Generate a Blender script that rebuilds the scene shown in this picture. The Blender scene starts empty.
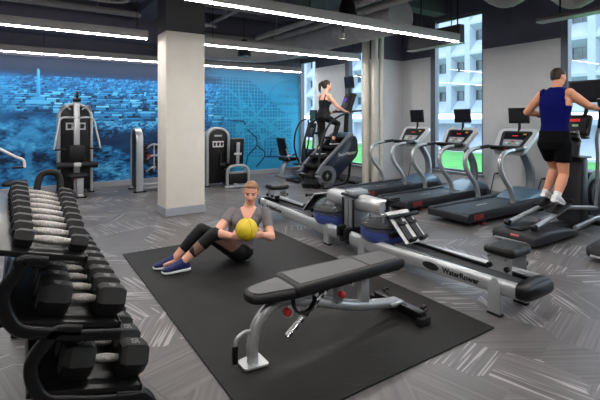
import bpy, bmesh, math, random
import numpy as np
from mathutils import Vector, Matrix, Quaternion

random.seed(7)
rng = np.random.default_rng(11)
S = bpy.context.scene
COL = S.collection
PI = math.pi

# ------------------------------------------------------------ camera
cd = bpy.data.cameras.new('camera')
cam = bpy.data.objects.new('camera', cd)
COL.objects.link(cam)
cam.location = (0, 0, 1.46)
cam.rotation_euler = (PI / 2, 0, -math.radians(33.5))
cd.sensor_width = 36.0
cd.lens = 423.0 / 600.0 * 36.0
cd.shift_y = -82.0 / 600.0
cd.clip_end = 300
S.camera = cam

# ------------------------------------------------------------ world
W = bpy.data.worlds.new('sky')
S.world = W
W.use_nodes = True
wn = W.node_tree
wn.nodes.clear()
wo = wn.nodes.new('ShaderNodeOutputWorld')
bg = wn.nodes.new('ShaderNodeBackground')
bg.inputs[0].default_value = (0.74, 0.86, 1.0, 1)
bg.inputs[1].default_value = 1.9
wn.links.new(bg.outputs[0], wo.inputs[0])

STRIP = 36.0          # strength of the ceiling light lenses
vs = S.view_settings
S.display_settings.display_device = 'sRGB'
vs.view_transform = 'Standard'
vs.look = 'None'
vs.exposure = 1.4
vs.gamma = 1.0
vs.use_curve_mapping = False

# ------------------------------------------------------------ materials
def lin(r, g, b):
    f = lambda v: (v / 255 / 12.92) if v / 255 <= 0.04045 else ((v / 255 + 0.055) / 1.055) ** 2.4
    return (f(r), f(g), f(b), 1)

MATS = {}
def mat(name, col, rough=0.5, metal=0.0, var=0.06, scale=30.0, bump=0.0, bscale=None, emit=None, estr=0, spec=None, coat=0):
    if name in MATS:
        return MATS[name]
    m = bpy.data.materials.new(name)
    m.use_nodes = True
    nt = m.node_tree
    b = nt.nodes['Principled BSDF']
    tc = nt.nodes.new('ShaderNodeTexCoord')
    nz = nt.nodes.new('ShaderNodeTexNoise')
    nz.inputs['Scale'].default_value = scale
    nz.inputs['Detail'].default_value = 4
    nt.links.new(tc.outputs['Object'], nz.inputs['Vector'])
    cr = nt.nodes.new('ShaderNodeValToRGB')
    c = col
    cr.color_ramp.elements[0].color = (c[0] * (1 - var), c[1] * (1 - var), c[2] * (1 - var), 1)
    cr.color_ramp.elements[1].color = (min(1, c[0] * (1 + var)), min(1, c[1] * (1 + var)), min(1, c[2] * (1 + var)), 1)
    cr.color_ramp.elements[0].position = 0.35
    cr.color_ramp.elements[1].position = 0.65
    nt.links.new(nz.outputs['Fac'], cr.inputs['Fac'])
    nt.links.new(cr.outputs['Color'], b.inputs['Base Color'])
    b.inputs['Roughness'].default_value = rough
    b.inputs['Metallic'].default_value = metal
    if spec is None and metal == 0 and max(c[:3]) < 0.03:
        spec = 0.3
    if spec is not None:
        b.inputs['Specular IOR Level'].default_value = spec
    if coat:
        b.inputs['Coat Weight'].default_value = coat
        b.inputs['Coat Roughness'].default_value = 0.15
    if bump:
        n2 = nt.nodes.new('ShaderNodeTexNoise')
        n2.inputs['Scale'].default_value = bscale or scale * 4
        nt.links.new(tc.outputs['Object'], n2.inputs['Vector'])
        bp = nt.nodes.new('ShaderNodeBump')
        bp.inputs['Strength'].default_value = bump
        bp.inputs['Distance'].default_value = 0.01
        nt.links.new(n2.outputs['Fac'], bp.inputs['Height'])
        nt.links.new(bp.outputs['Normal'], b.inputs['Normal'])
    if emit:
        b.inputs['Emission Color'].default_value = emit
        b.inputs['Emission Strength'].default_value = estr
    MATS[name] = m
    return m

silver = mat('silver_paint', lin(172, 174, 176), 0.34, 0.55, 0.03, 60)
console_paint = mat('console_silver', lin(206, 209, 214), 0.32, 0.2, 0.02, 30)
silver_dark = mat('pewter_paint', lin(142, 146, 150), 0.38, 0.5, 0.04, 40)
graphite = mat('graphite_plastic', lin(34, 35, 39), 0.5, 0, 0.06, 40)
black = mat('black_plastic', lin(12, 12, 14), 0.42, 0, 0.08, 40)
black_steel = mat('black_steel', lin(8, 8, 9), 0.33, 0.0, 0.1, 20)
rubber = mat('black_rubber', lin(17, 16, 16), 0.62, 0, 0.12, 50, 0.15, 260)
vinyl = mat('black_vinyl', lin(14, 13, 14), 0.45, 0, 0.08, 25, 0.12, 320)
vinyl_top = mat('grey_vinyl', lin(54, 51, 52), 0.42, 0, 0.06, 25, 0.1, 320)
chrome = mat('chrome', lin(205, 205, 205), 0.22, 0.9, 0.05, 60)
knurl = mat('knurled_steel', lin(158, 154, 150), 0.34, 0.8, 0.3, 140, 0.5, 420)
white_paint = mat('wall_white', lin(212, 212, 214), 0.75, 0, 0.02, 6, 0.03, 120)
col_paint = mat('column_white', lin(216, 209, 198), 0.75, 0, 0.02, 6, 0.06, 60)
unseen_paint = mat('dark_grey_wall', lin(92, 90, 92), 0.85, 0, 0.03, 5)  # dark tone chosen so the unseen walls return less fill light
stair_grey = mat('stair_grey', lin(100, 102, 106), 0.42, 0.1, 0.04, 20)
dark_paint = mat('ceiling_dark', lin(90, 89, 104), 0.85, 0, 0.06, 3)
ceil_mat = mat('ceiling_soffit', lin(110, 110, 120), 0.9, 0, 0.1, 2)
duct_mat = mat('duct_paint', lin(158, 155, 156), 0.6, 0.1, 0.05, 10)
pipe_mat = mat('pipe_paint', lin(150, 146, 146), 0.6, 0, 0.05, 10)
cream_pipe = mat('cream_pipe', lin(208, 202, 190), 0.5, 0, 0.03, 10)
base_grey = mat('vinyl_baseboard', lin(150, 153, 160), 0.45, 0, 0.04, 10)
frame_mat = mat('window_frame_dark', lin(92, 98, 110), 0.5, 0.2, 0.04, 10)
sill_mat = mat('window_sill', lin(140, 142, 146), 0.5, 0, 0.04, 10)
red = mat('red_plastic', lin(178, 30, 30), 0.4, 0, 0.06, 30)
red_print = mat('red_print', lin(190, 50, 48), 0.5, 0, 0.02, 30)
white_print = mat('white_print', lin(215, 215, 215), 0.5, 0, 0.02, 30)
grey_print = mat('grey_print', lin(110, 108, 106), 0.6, 0, 0.02, 30)
black_print = mat('black_print', lin(28, 28, 30), 0.5, 0, 0.02, 30)
screen = mat('dark_screen', lin(30, 31, 36), 0.18, 0, 0.05, 12)
housing = mat('fixture_housing', lin(150, 147, 146), 0.55, 0.1, 0.03, 20)
lens = mat('light_lens', (1, 1, 1, 1), 0.5, 0, 0.0, 5, emit=(1.0, 0.965, 0.93, 1), estr=STRIP)
navy_shroud = mat('navy_shroud', lin(28, 34, 52), 0.3, 0, 0.06, 10)
teal_hood = mat('blue_grey_hood', lin(84, 108, 126), 0.35, 0.1, 0.05, 10)
belt_mat = mat('treadmill_belt', lin(44, 54, 62), 0.55, 0, 0.1, 60)
plastic_white = mat('white_panel', lin(205, 205, 205), 0.45, 0, 0.03, 20)
concrete = mat('pale_concrete', lin(142, 151, 166), 0.85, 0, 0.05, 0.6)
bldg_glass = mat('facade_glass', lin(58, 72, 78), 0.15, 0, 0.3, 0.9)
trunk_dark = mat('dark_grey_panel', lin(48, 46, 50), 0.6, 0, 0.05, 10)
grass = mat('lawn_grass', lin(54, 128, 52), 0.9, 0, 0.25, 1.2)

def glass_mat(name, tint, alpha_rough=0.0):
    m = bpy.data.materials.new(name)
    m.use_nodes = True
    nt = m.node_tree
    nt.nodes.clear()
    o = nt.nodes.new('ShaderNodeOutputMaterial')
    mx = nt.nodes.new('ShaderNodeMixShader')
    tr = nt.nodes.new('ShaderNodeBsdfTransparent')
    tr.inputs[0].default_value = tint
    gl = nt.nodes.new('ShaderNodeBsdfGlossy')
    gl.inputs['Roughness'].default_value = 0.02
    fr = nt.nodes.new('ShaderNodeFresnel')
    fr.inputs[0].default_value = 1.45
    ge = nt.nodes.new('ShaderNodeNewGeometry')
    ml = nt.nodes.new('ShaderNodeMath')
    ml.operation = 'SUBTRACT'
    ml.use_clamp = True
    nt.links.new(fr.outputs[0], ml.inputs[0])
    nt.links.new(ge.outputs['Backfacing'], ml.inputs[1])
    nt.links.new(ml.outputs[0], mx.inputs[0])
    nt.links.new(tr.outputs[0], mx.inputs[1])
    nt.links.new(gl.outputs[0], mx.inputs[2])
    nt.links.new(mx.outputs[0], o.inputs[0])
    return m
pane_mat = glass_mat('window_pane', (0.93, 0.97, 0.98, 1))
tank_mat = glass_mat('clear_tank', (0.80, 0.83, 0.86, 1))
def tank_haze():
    nt = tank_mat.node_tree
    out = nt.nodes['Material Output']
    src = out.inputs[0].links[0].from_socket
    mx = nt.nodes.new('ShaderNodeMixShader')
    mx.inputs[0].default_value = 0.16
    df = nt.nodes.new('ShaderNodeBsdfPrincipled')
    df.inputs['Base Color'].default_value = lin(150, 156, 164)
    df.inputs['Roughness'].default_value = 0.12
    nt.links.new(src, mx.inputs[1])
    nt.links.new(df.outputs[0], mx.inputs[2])
    nt.links.new(mx.outputs[0], out.inputs[0])
tank_haze()

def water_mat():
    m = bpy.data.materials.new('blue_water')
    m.use_nodes = True
    b = m.node_tree.nodes['Principled BSDF']
    nt = m.node_tree
    nz = nt.nodes.new('ShaderNodeTexNoise')
    nz.inputs['Scale'].default_value = 9
    cr = nt.nodes.new('ShaderNodeValToRGB')
    cr.color_ramp.elements[0].color = (0.004, 0.03, 0.40, 1)
    cr.color_ramp.elements[1].color = (0.01, 0.12, 0.75, 1)
    nt.links.new(nz.outputs['Fac'], cr.inputs['Fac'])
    nt.links.new(cr.outputs['Color'], b.inputs['Base Color'])
    b.inputs['Roughness'].default_value = 0.08
    b.inputs['Transmission Weight'].default_value = 0.25
    return m
water = water_mat()

# ------------------------------------------------------------ mesh builder
class MB:
    def __init__(self):
        self.bm = bmesh.new()
    def _put(self, verts, faces, M=None):
        vs_ = [self.bm.verts.new(M @ Vector(v) if M else Vector(v)) for v in verts]
        for f in faces:
            try:
                self.bm.faces.new([vs_[i] for i in f])
            except ValueError:
                pass
        return vs_
    def box(self, c, s, rot=None, bev=0.0, seg=2):
        t = bmesh.new()
        bmesh.ops.create_cube(t, size=1.0)
        for v in t.verts:
            v.co = Vector((v.co.x * s[0], v.co.y * s[1], v.co.z * s[2]))
        if bev:
            bmesh.ops.bevel(t, geom=list(t.edges), offset=min(bev, min(s) * 0.49), segments=seg, affect='EDGES', profile=0.5)
        M = Matrix.Translation(Vector(c))
        if rot is not None:
            M = M @ (rot.to_matrix().to_4x4() if hasattr(rot, 'to_matrix') else rot)
        self._merge(t, M)
        return self
    def _merge(self, t, M):
        t.verts.index_update()
        vs_ = [self.bm.verts.new(M @ v.co) for v in t.verts]
        for f in t.faces:
            try:
                self.bm.faces.new([vs_[v.index] for v in f.verts])
            except ValueError:
                pass
        t.free()
    def cone(self, p0, p1, r0, r1, n=16, caps=True):
        p0, p1 = Vector(p0), Vector(p1)
        d = (p1 - p0).normalized()
        q = d.to_track_quat('Z', 'Y')
        x, y = q @ Vector((1, 0, 0)), q @ Vector((0, 1, 0))
        vs_, fs = [], []
        for p, r in ((p0, r0), (p1, r1)):
            for i in range(n):
                a = 2 * PI * i / n
                vs_.append(p + x * (math.cos(a) * r) + y * (math.sin(a) * r))
        for i in range(n):
            j = (i + 1) % n
            fs.append((i, j, n + j, n + i))
        if caps:
            fs.append(tuple(range(n - 1, -1, -1)))
            fs.append(tuple(range(n, 2 * n)))
        self._put(vs_, fs)
        return self
    def cyl(self, p0, p1, r, n=16):
        return self.cone(p0, p1, r, r, n)
    def tube(self, path, r, n=12, rect=None, up=None, smooth=0, radii=None):
        """sweep a circle (or a w x h rectangle) along a path"""
        P = [Vector(p) for p in path]
        if smooth:
            P = spline(P, smooth)
        m = len(P)
        tang = []
        for i in range(m):
            a = P[max(0, i - 1)]
            b = P[min(m - 1, i + 1)]
            tang.append((b - a).normalized())
        if up is None:
            t0 = tang[0]
            ref = Vector((0, 0, 1)) if abs(t0.z) < 0.9 else Vector((1, 0, 0))
            nrm = (ref - t0 * ref.dot(t0)).normalized()
        else:
            nrm = Vector(up)
        rings = []
        for i in range(m):
            t = tang[i]
            if up is not None:
                u = Vector(up)
                nrm = (u - t * u.dot(t)).normalized()
            else:
                nrm = (nrm - t * nrm.dot(t)).normalized()
            bi = t.cross(nrm)
            ring = []
            if rect:
                w, h = rect
                c = min(w, h) * 0.18
                prof = [(w/2-c, h/2), (w/2, h/2-c), (w/2, -h/2+c), (w/2-c, -h/2), (-w/2+c, -h/2), (-w/2, -h/2+c), (-w/2, h/2-c), (-w/2+c, h/2)]
                for (u_, v_) in prof:
                    ring.append(self.bm.verts.new(P[i] + bi * u_ + nrm * v_))
            else:
                rr = radii[min(len(radii) - 1, int(round(i * (len(radii) - 1) / max(1, m - 1))))] if radii else r
                if radii:
                    f = i * (len(radii) - 1) / max(1, m - 1)
                    k = min(len(radii) - 2, int(f))
                    rr = radii[k] + (radii[k + 1] - radii[k]) * (f - k)
                for k in range(n):
                    a = 2 * PI * k / n
                    ring.append(self.bm.verts.new(P[i] + nrm * (math.cos(a) * rr) + bi * (math.sin(a) * rr)))
            rings.append(ring)
        k = len(rings[0])
        for i in range(m - 1):
            for j in range(k):
                j2 = (j + 1) % k
                self.bm.faces.new((rings[i][j], rings[i][j2], rings[i + 1][j2], rings[i + 1][j]))
        self.bm.faces.new(list(reversed(rings[0])))
        self.bm.faces.new(rings[-1])
        return self
    def prism(self, poly, axis, a, b, bev=0.0):
        """extrude a 2D polygon along axis: 'y' -> poly is (x,z); 'x' -> (y,z); 'z' -> (x,y)"""
        def pt(u, v, w):
            return {'y': (u, w, v), 'x': (w, u, v), 'z': (u, v, w)}[axis]
        n = len(poly)
        t = bmesh.new()
        va = [t.verts.new(pt(u, v, a)) for u, v in poly]
        vb = [t.verts.new(pt(u, v, b)) for u, v in poly]
        t.faces.new(va)
        t.faces.new(list(reversed(vb)))
        for i in range(n):
            j = (i + 1) % n
            t.faces.new((va[j], va[i], vb[i], vb[j]))
        bmesh.ops.recalc_face_normals(t, faces=list(t.faces))
        if bev:
            es = [e for e in t.edges if len(e.link_faces) == 2 and e.calc_face_angle() > 0.5]
            bmesh.ops.bevel(t, geom=es, offset=bev, segments=2, affect='EDGES', profile=0.5)
        self._merge(t, Matrix.Identity(4))
        return self
    def lathe(self, prof, o=(0, 0, 0), axis='z', n=32, sx=1.0, sy=1.0):
        """prof: list of (r, h)"""
        o = Vector(o)
        rings = []
        for r, h in prof:
            ring = []
            for k in range(n):
                a = 2 * PI * k / n
                u, v = math.cos(a) * max(r, 1e-4) * sx, math.sin(a) * max(r, 1e-4) * sy
                d = {'z': (u, v, h), 'x': (h, u, v), 'y': (v, h, u)}[axis]
                ring.append(self.bm.verts.new(o + Vector(d)))
            rings.append(ring)
        for i in range(len(rings) - 1):
            for j in range(n):
                j2 = (j + 1) % n
                self.bm.faces.new((rings[i][j], rings[i][j2], rings[i + 1][j2], rings[i + 1][j]))
        self.bm.faces.new(list(reversed(rings[0])))
        self.bm.faces.new(rings[-1])
        return self
    def ball(self, c, r, rot=None, u=20, v=12):
        t = bmesh.new()
        bmesh.ops.create_uvsphere(t, u_segments=u, v_segments=v, radius=1.0)
        rr = (r, r, r) if isinstance(r, (int, float)) else r
        for q in t.verts:
            q.co = Vector((q.co.x * rr[0], q.co.y * rr[1], q.co.z * rr[2]))
        M = Matrix.Translation(Vector(c))
        if rot is not None:
            M = M @ (rot.to_matrix().to_4x4() if hasattr(rot, 'to_matrix') else rot.to_4x4())
        self._merge(t, M)
        return self
    def capsule(self, p0, p1, r0, r1, n=14):
        p0, p1 = Vector(p0), Vector(p1)
        d = p1 - p0
        L = d.length
        if L < 1e-6:
            return self.ball(p0, r0)
        d.normalize()
        q = d.to_track_quat('Z', 'Y')
        x, y = q @ Vector((1, 0, 0)), q @ Vector((0, 1, 0))
        prof = []
        for i in range(5):
            a = -PI / 2 + PI / 2 * i / 4
            prof.append((max(1e-4, r0 * math.cos(a)), r0 * math.sin(a)))
        for i in range(5):
            a = PI / 2 * i / 4
            prof.append((max(1e-4, r1 * math.cos(a)), L + r1 * math.sin(a)))
        rings = []
        for r, h in prof:
            rings.append([self.bm.verts.new(p0 + d * h + x * (math.cos(2*PI*k/n) * r) + y * (math.sin(2*PI*k/n) * r)) for k in range(n)])
        for i in range(len(rings) - 1):
            for j in range(n):
                j2 = (j + 1) % n
                self.bm.faces.new((rings[i][j], rings[i][j2], rings[i + 1][j2], rings[i + 1][j]))
        self.bm.faces.new(list(reversed(rings[0])))
        self.bm.faces.new(rings[-1])
        return self
    def loft(self, rings, n=20, power=2.3):
        """rings: (center, ux, uy) half-axis vectors of super-ellipses"""
        R = []
        for c, ux, uy in rings:
            c, ux, uy = Vector(c), Vector(ux), Vector(uy)
            ring = []
            for k in range(n):
                a = 2 * PI * k / n
                ca, sa = math.cos(a), math.sin(a)
                e = 2.0 / power
                ring.append(self.bm.verts.new(c + ux * (math.copysign(abs(ca) ** e, ca)) + uy * (math.copysign(abs(sa) ** e, sa))))
            R.append(ring)
        for i in range(len(R) - 1):
            for j in range(n):
                j2 = (j + 1) % n
                self.bm.faces.new((R[i][j], R[i][j2], R[i + 1][j2], R[i + 1][j]))
        self.bm.faces.new(list(reversed(R[0])))
        self.bm.faces.new(R[-1])
        return self
    def mesh(self, name, smooth=35):
        bmesh.ops.recalc_face_normals(self.bm, faces=list(self.bm.faces))
        me = bpy.data.meshes.new(name)
        self.bm.to_mesh(me)
        self.bm.free()
        if smooth:
            me.polygons.foreach_set('use_smooth', [True] * len(me.polygons))
            me.set_sharp_from_angle(angle=math.radians(smooth))
        return me
    def build(self, name, m, parent=None, smooth=35, label=None):
        o = bpy.data.objects.new(name, self.mesh(name, smooth))
        COL.objects.link(o)
        if m is not None:
            o.data.materials.append(m)
        if parent is not None:
            o.parent = parent
        if label:
            o['label'] = label
        return o

def spline(P, k):
    """Catmull-Rom through P with k steps per span"""
    out = []
    n = len(P)
    for i in range(n - 1):
        p0 = P[i - 1] if i else P[0] * 2 - P[1]
        p1, p2 = P[i], P[i + 1]
        p3 = P[i + 2] if i + 2 < n else P[-1] * 2 - P[-2]
        for j in range(k):
            t = j / k
            out.append(0.5 * ((2 * p1) + (p2 - p0) * t + (2 * p0 - 5 * p1 + 4 * p2 - p3) * t * t + (3 * p1 - p0 - 3 * p2 + p3) * t ** 3))
    out.append(P[-1])
    return out

def thing(name, label, cat, loc=(0, 0, 0), rz=0.0, group=None):
    o = bpy.data.objects.new(name, None)
    o.empty_display_size = 0.1
    COL.objects.link(o)
    o.location = loc
    o.rotation_euler = (0, 0, rz)
    tag(o, label, cat, group)
    return o
def tag(o, label, cat, group=None, kind=None):
    o['label'] = label
    o['category'] = cat
    if group:
        o['group'] = group
    if kind:
        o['kind'] = kind
    return o
def struct(name, mb, m, smooth=0, parent=None):
    o = mb.build(name, m, parent, smooth)
    if parent is None:
        o['kind'] = 'structure'
    return o
def copy_tree(o, parent=None):
    c = o.copy()
    COL.objects.link(c)
    if parent is not None:
        c.parent = parent
    for ch in list(o.children):
        copy_tree(ch, c)
    return c
def text_obj(name, body, size, m, parent, loc, xdir, ydir, extrude=0.001, shear=0.0, spacing=1.0, align='CENTER', bold=0.0):
    cu = bpy.data.curves.new('lettering', 'FONT')
    cu.body = body
    cu.size = size
    cu.extrude = extrude
    cu.shear = shear
    cu.space_character = spacing
    cu.align_x = align
    cu.align_y = 'CENTER'
    cu.resolution_u = 3
    cu.offset = bold
    tmp = bpy.data.objects.new('tmp', cu)
    COL.objects.link(tmp)
    dg = bpy.context.evaluated_depsgraph_get()
    me = bpy.data.meshes.new_from_object(tmp.evaluated_get(dg))
    bpy.data.objects.remove(tmp)
    bpy.data.curves.remove(cu)
    X, Y = Vector(xdir).normalized(), Vector(ydir).normalized()
    Z = X.cross(Y)
    M = Matrix((X, Y, Z)).transposed().to_4x4()
    M.translation = Vector(loc)
    me.transform(M)
    me.name = name
    me.materials.clear()
    me.materials.append(m)
    o = bpy.data.objects.new(name, me)
    COL.objects.link(o)
    o.parent = parent
    return o
# ============================================================ ROOM SHELL
WY = 9.75        # mural wall
XA = 6.45        # window wall, far part
XB = 7.3        # window wall, near part
YJ = 6.77       # where the window wall steps back
ZP = 2.76       # paint line
ZC = 3.9        # ceiling

# ---- carpet floor
def carpet_mat():
    m = bpy.data.materials.new('carpet_tiles')
    m.use_nodes = True
    nt = m.node_tree
    N, L = nt.nodes, nt.links
    b = N['Principled BSDF']
    tc = N.new('ShaderNodeTexCoord')
    def math_(op, a, b_=None, c=None):
        n = N.new('ShaderNodeMath')
        n.operation = op
        for i, v in enumerate((a, b_, c)):
            if v is None:
                continue
            if isinstance(v, (int, float)):
                n.inputs[i].default_value = v
            else:
                L.new(v, n.inputs[i])
        return n.outputs[0]
    mp = N.new('ShaderNodeMapping')
    mp.inputs['Rotation'].default_value = (0, 0, math.radians(-14))
    L.new(tc.outputs['Object'], mp.inputs['Vector'])
    # cells : irregular patches, each with its own direction of pile lines
    vor = N.new('ShaderNodeTexVoronoi')
    vor.voronoi_dimensions = '2D'
    vor.distance = 'CHEBYCHEV'
    vor.inputs['Scale'].default_value = 2.4
    vor.inputs['Randomness'].default_value = 0.75
    L.new(mp.outputs[0], vor.inputs['Vector'])
    sp = N.new('ShaderNodeSeparateColor')
    L.new(vor.outputs['Color'], sp.inputs[0])
    ang = math_('MULTIPLY', math_('FLOOR', math_('MULTIPLY', sp.outputs[0], 4.0)), PI / 4)
    vr = N.new('ShaderNodeVectorRotate')
    vr.rotation_type = 'Z_AXIS'
    L.new(mp.outputs[0], vr.inputs['Vector'])
    L.new(ang, vr.inputs['Angle'])
    sx = N.new('ShaderNodeSeparateXYZ')
    L.new(vr.outputs[0], sx.inputs[0])
    # fine streaks
    cmb = N.new('ShaderNodeCombineXYZ')
    L.new(math_('MULTIPLY', sx.outputs[0], 1.1), cmb.inputs[0])
    L.new(math_('MULTIPLY', sx.outputs[1], 55.0), cmb.inputs[1])
    L.new(math_('MULTIPLY', sp.outputs[1], 40.0), cmb.inputs[2])
    n1 = N.new('ShaderNodeTexNoise')
    n1.inputs['Scale'].default_value = 1.0
    n1.inputs['Detail'].default_value = 2
    L.new(cmb.outputs[0], n1.inputs['Vector'])
    # bright sparse lines
    cmb2 = N.new('ShaderNodeCombineXYZ')
    L.new(math_('MULTIPLY', sx.outputs[0], 2.0), cmb2.inputs[0])
    L.new(math_('MULTIPLY', sx.outputs[1], 58.0), cmb2.inputs[1])
    L.new(math_('MULTIPLY', sp.outputs[2], 90.0), cmb2.inputs[2])
    n2 = N.new('ShaderNodeTexNoise')
    n2.inputs['Scale'].default_value = 1.0
    n2.inputs['Detail'].default_value = 0
    L.new(cmb2.outputs[0], n2.inputs['Vector'])
    r1 = N.new('ShaderNodeValToRGB')
    r1.color_ramp.elements[0].position = 0.3
    r1.color_ramp.elements[1].position = 0.75
    r1.color_ramp.elements[0].color = lin(79, 76, 76)
    r1.color_ramp.elements[1].color = lin(107, 103, 103)
    L.new(n1.outputs['Fac'], r1.inputs['Fac'])
    r2 = N.new('ShaderNodeValToRGB')
    r2.color_ramp.elements[0].position = 0.585
    r2.color_ramp.elements[1].position = 0.66
    L.new(n2.outputs['Fac'], r2.inputs['Fac'])
    few = math_('GREATER_THAN', sp.outputs[1], 0.42)
    fac = math_('MULTIPLY', math_('MULTIPLY', r2.outputs[0], few), 0.62)
    mx = N.new('ShaderNodeMix')
    mx.data_type = 'RGBA'
    L.new(fac, mx.inputs['Factor'])
    L.new(r1.outputs[0], mx.inputs[6])
    mx.inputs[7].default_value = lin(172, 168, 168)
    # per-patch tone
    ton = N.new('ShaderNodeMix')
    ton.data_type = 'RGBA'
    ton.blend_type = 'MULTIPLY'
    ton.inputs['Factor'].default_value = 1.0
    L.new(mx.outputs[2], ton.inputs[6])
    cr = N.new('ShaderNodeValToRGB')
    cr.color_ramp.elements[0].color = (0.82, 0.82, 0.82, 1)
    cr.color_ramp.elements[1].color = (1.05, 1.05, 1.05, 1)
    L.new(sp.outputs[2], cr.inputs[0])
    L.new(cr.outputs[0], ton.inputs[7])
    L.new(ton.outputs[2], b.inputs['Base Color'])
    b.inputs['Roughness'].default_value = 0.4
    b.inputs['Specular IOR Level'].default_value = 0.42
    bp = N.new('ShaderNodeBump')
    bp.inputs['Strength'].default_value = 0.2
    bp.inputs['Distance'].default_value = 0.004
    L.new(n1.outputs['Fac'], bp.inputs['Height'])
    L.new(bp.outputs['Normal'], b.inputs['Normal'])
    return m
struct('floor', MB().box((1.9, 3.3, -0.05), (11.2, 13.2, 0.1)), carpet_mat())

# ---- ceiling with ribs
struct('ceiling', MB().box((1.9, 3.3, ZC + 0.05), (11.2, 13.2, 0.1)), ceil_mat)
mb = MB()
for y in (-1.6, 0.9, 3.4, 5.7, 8.0):
    mb.box((1.9, y, ZC - 0.16), (11.0, 0.3, 0.32))
mb.box((1.9, 9.35, ZC - 0.42), (9.2, 0.34, 0.84))
mb.box((2.1, 4.0, ZC - 0.22), (0.4, 11.0, 0.44))
struct('trim_1', mb, dark_paint)      # concrete beams

# ---- walls
struct('wall_back', MB().box((1.25, WY + 0.1, 1.32), (10.7, 0.2, 2.64)).box((1.25, WY + 0.1, 3.3), (10.7, 0.2, 1.2)), white_paint)
struct('trim_2', MB().box((1.25, WY - 0.015, 3.28), (10.6, 0.03, 1.24)), dark_paint)   # dark band above the mural

def wall_x(name, x, y0, y1, holes, t=0.09):
    """wall at constant x with window openings (y0,y1,z0,z1); painted white below ZP, dark above"""
    lo, hi = MB(), MB()
    ys = [y0]
    for h in sorted(holes):
        ys += [h[0], h[1]]
    ys.append(y1)
    def put(a, b, z0, z1):
        if b - a < 1e-3 or z1 - z0 < 1e-3:
            return
        for m_, u0, u1 in ((lo, z0, min(z1, ZP)), (hi, max(z0, ZP), z1)):
            if u1 - u0 > 1e-3:
                m_.box((x + t / 2, (a + b) / 2, (u0 + u1) / 2), (t, b - a, u1 - u0))
    for i in range(0, len(ys), 2):
        put(ys[i], ys[i + 1], 0, ZC)
    for h in holes:
        put(h[0], h[1], 0, h[2])
        put(h[0], h[1], h[3], ZC)
    struct(name, lo, white_paint)
    return hi
hiA = wall_x('wall_right_far', XA, YJ + 0.1, WY, [(9.02, 9.74, 0.38, 3.0), (7.0, 7.80, 0.38, 3.0)])
hiB = wall_x('wall_right', XB, -3.0, YJ, [(4.76, 5.98, 0.38, 3.5), (1.9, 3.38, 0.38, 3.15), (-1.6, 0.6, 0.38, 3.0)])
struct('trim_3', hiA, dark_paint)
struct('trim_4', hiB, dark_paint)
struct('wall_step', MB().box(((XA + XB) / 2 + 0.045, YJ + 0.05, ZP / 2), (XB - XA + 0.09, 0.1, ZP)), white_paint)
struct('wall_left', MB().box((-3.75, 3.3, ZC / 2), (0.1, 13.0, ZC)), unseen_paint)  # unseen wall, added to close the room and cut the sky fill
struct('wall_front', MB().box((1.8, -3.25, ZC / 2), (11.2, 0.1, ZC)), unseen_paint)  # unseen wall behind the camera, added to hold back fill light
struct('trim_5', MB().box(((XA + XB) / 2 + 0.045, YJ + 0.05, (ZP + ZC) / 2), (XB - XA + 0.09, 0.1, ZC - ZP)), dark_paint)
# baseboards
struct('baseboard_back', MB().box((1.25, WY - 0.012, 0.06), (10.4, 0.024, 0.12), bev=0.006), base_grey)
struct('baseboard_right', MB().box((XB - 0.01, 1.75, 0.06), (0.02, 9.4, 0.12)).box((XA - 0.01, 8.2, 0.06), (0.02, 2.7, 0.12)), base_grey)

# ---- windows
def window(n, x, y0, y1, z0, z1, mull=(), heavy=0.1):
    f = MB()
    w = 0.045
    xc = x + 0.062
    f.box((xc, y0 + w / 2, (z0 + z1) / 2), (0.06, w, z1 - z0), bev=0.004)
    f.box((xc - 0.01, y1 - heavy / 2, (z0 + z1) / 2), (0.12, heavy, z1 - z0), bev=0.004)
    f.box((xc, (y0 + y1) / 2, z1 - w / 2), (0.06, y1 - y0, w), bev=0.004)
    f.box((xc, (y0 + y1) / 2, z0 + w / 2), (0.06, y1 - y0, w), bev=0.004)
    for m_ in mull:
        f.box((xc, (y0 + y1) / 2, m_), (0.08, y1 - y0, 0.05))
    o = struct('window_%d' % n, f, frame_mat)
    g_ = MB().box((xc + 0.01, (y0 + y1) / 2, (z0 + z1) / 2), (0.006, y1 - y0 - 0.05, z1 - z0 - 0.05)).build('pane', pane_mat, o, 0)
    s_ = MB().box((x + 0.02, (y0 + y1) / 2, z0 - 0.015), (0.14, y1 - y0 + 0.05, 0.05), bev=0.01).build('sill', sill_mat, o)
    return o
window(1, XB, 4.76, 5.98, 0.38, 3.5, heavy=0.12)
window(2, XB, 1.9, 3.38, 0.38, 3.15, heavy=0.11)
window(3, XA, 9.02, 9.74, 0.38, 3.0, heavy=0.05)
window(4, XA, 7.0, 7.80, 0.38, 3.0, heavy=0.14)
window(5, XB, -1.6, 0.6, 0.38, 3.0)

# ---- column
struct('column', MB().box((2.1, 6.54, ZP / 2), (0.6, 0.46, ZP), bev=0.012), col_paint, 30)
struct('column_head', MB().box((2.1, 6.54, (ZP + ZC) / 2 + 0.001), (0.6, 0.46, ZC - ZP)), trunk_dark)
struct('baseboard_column', MB().box((2.1, 6.54, 0.06), (0.624, 0.484, 0.12), bev=0.005), base_grey)

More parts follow.
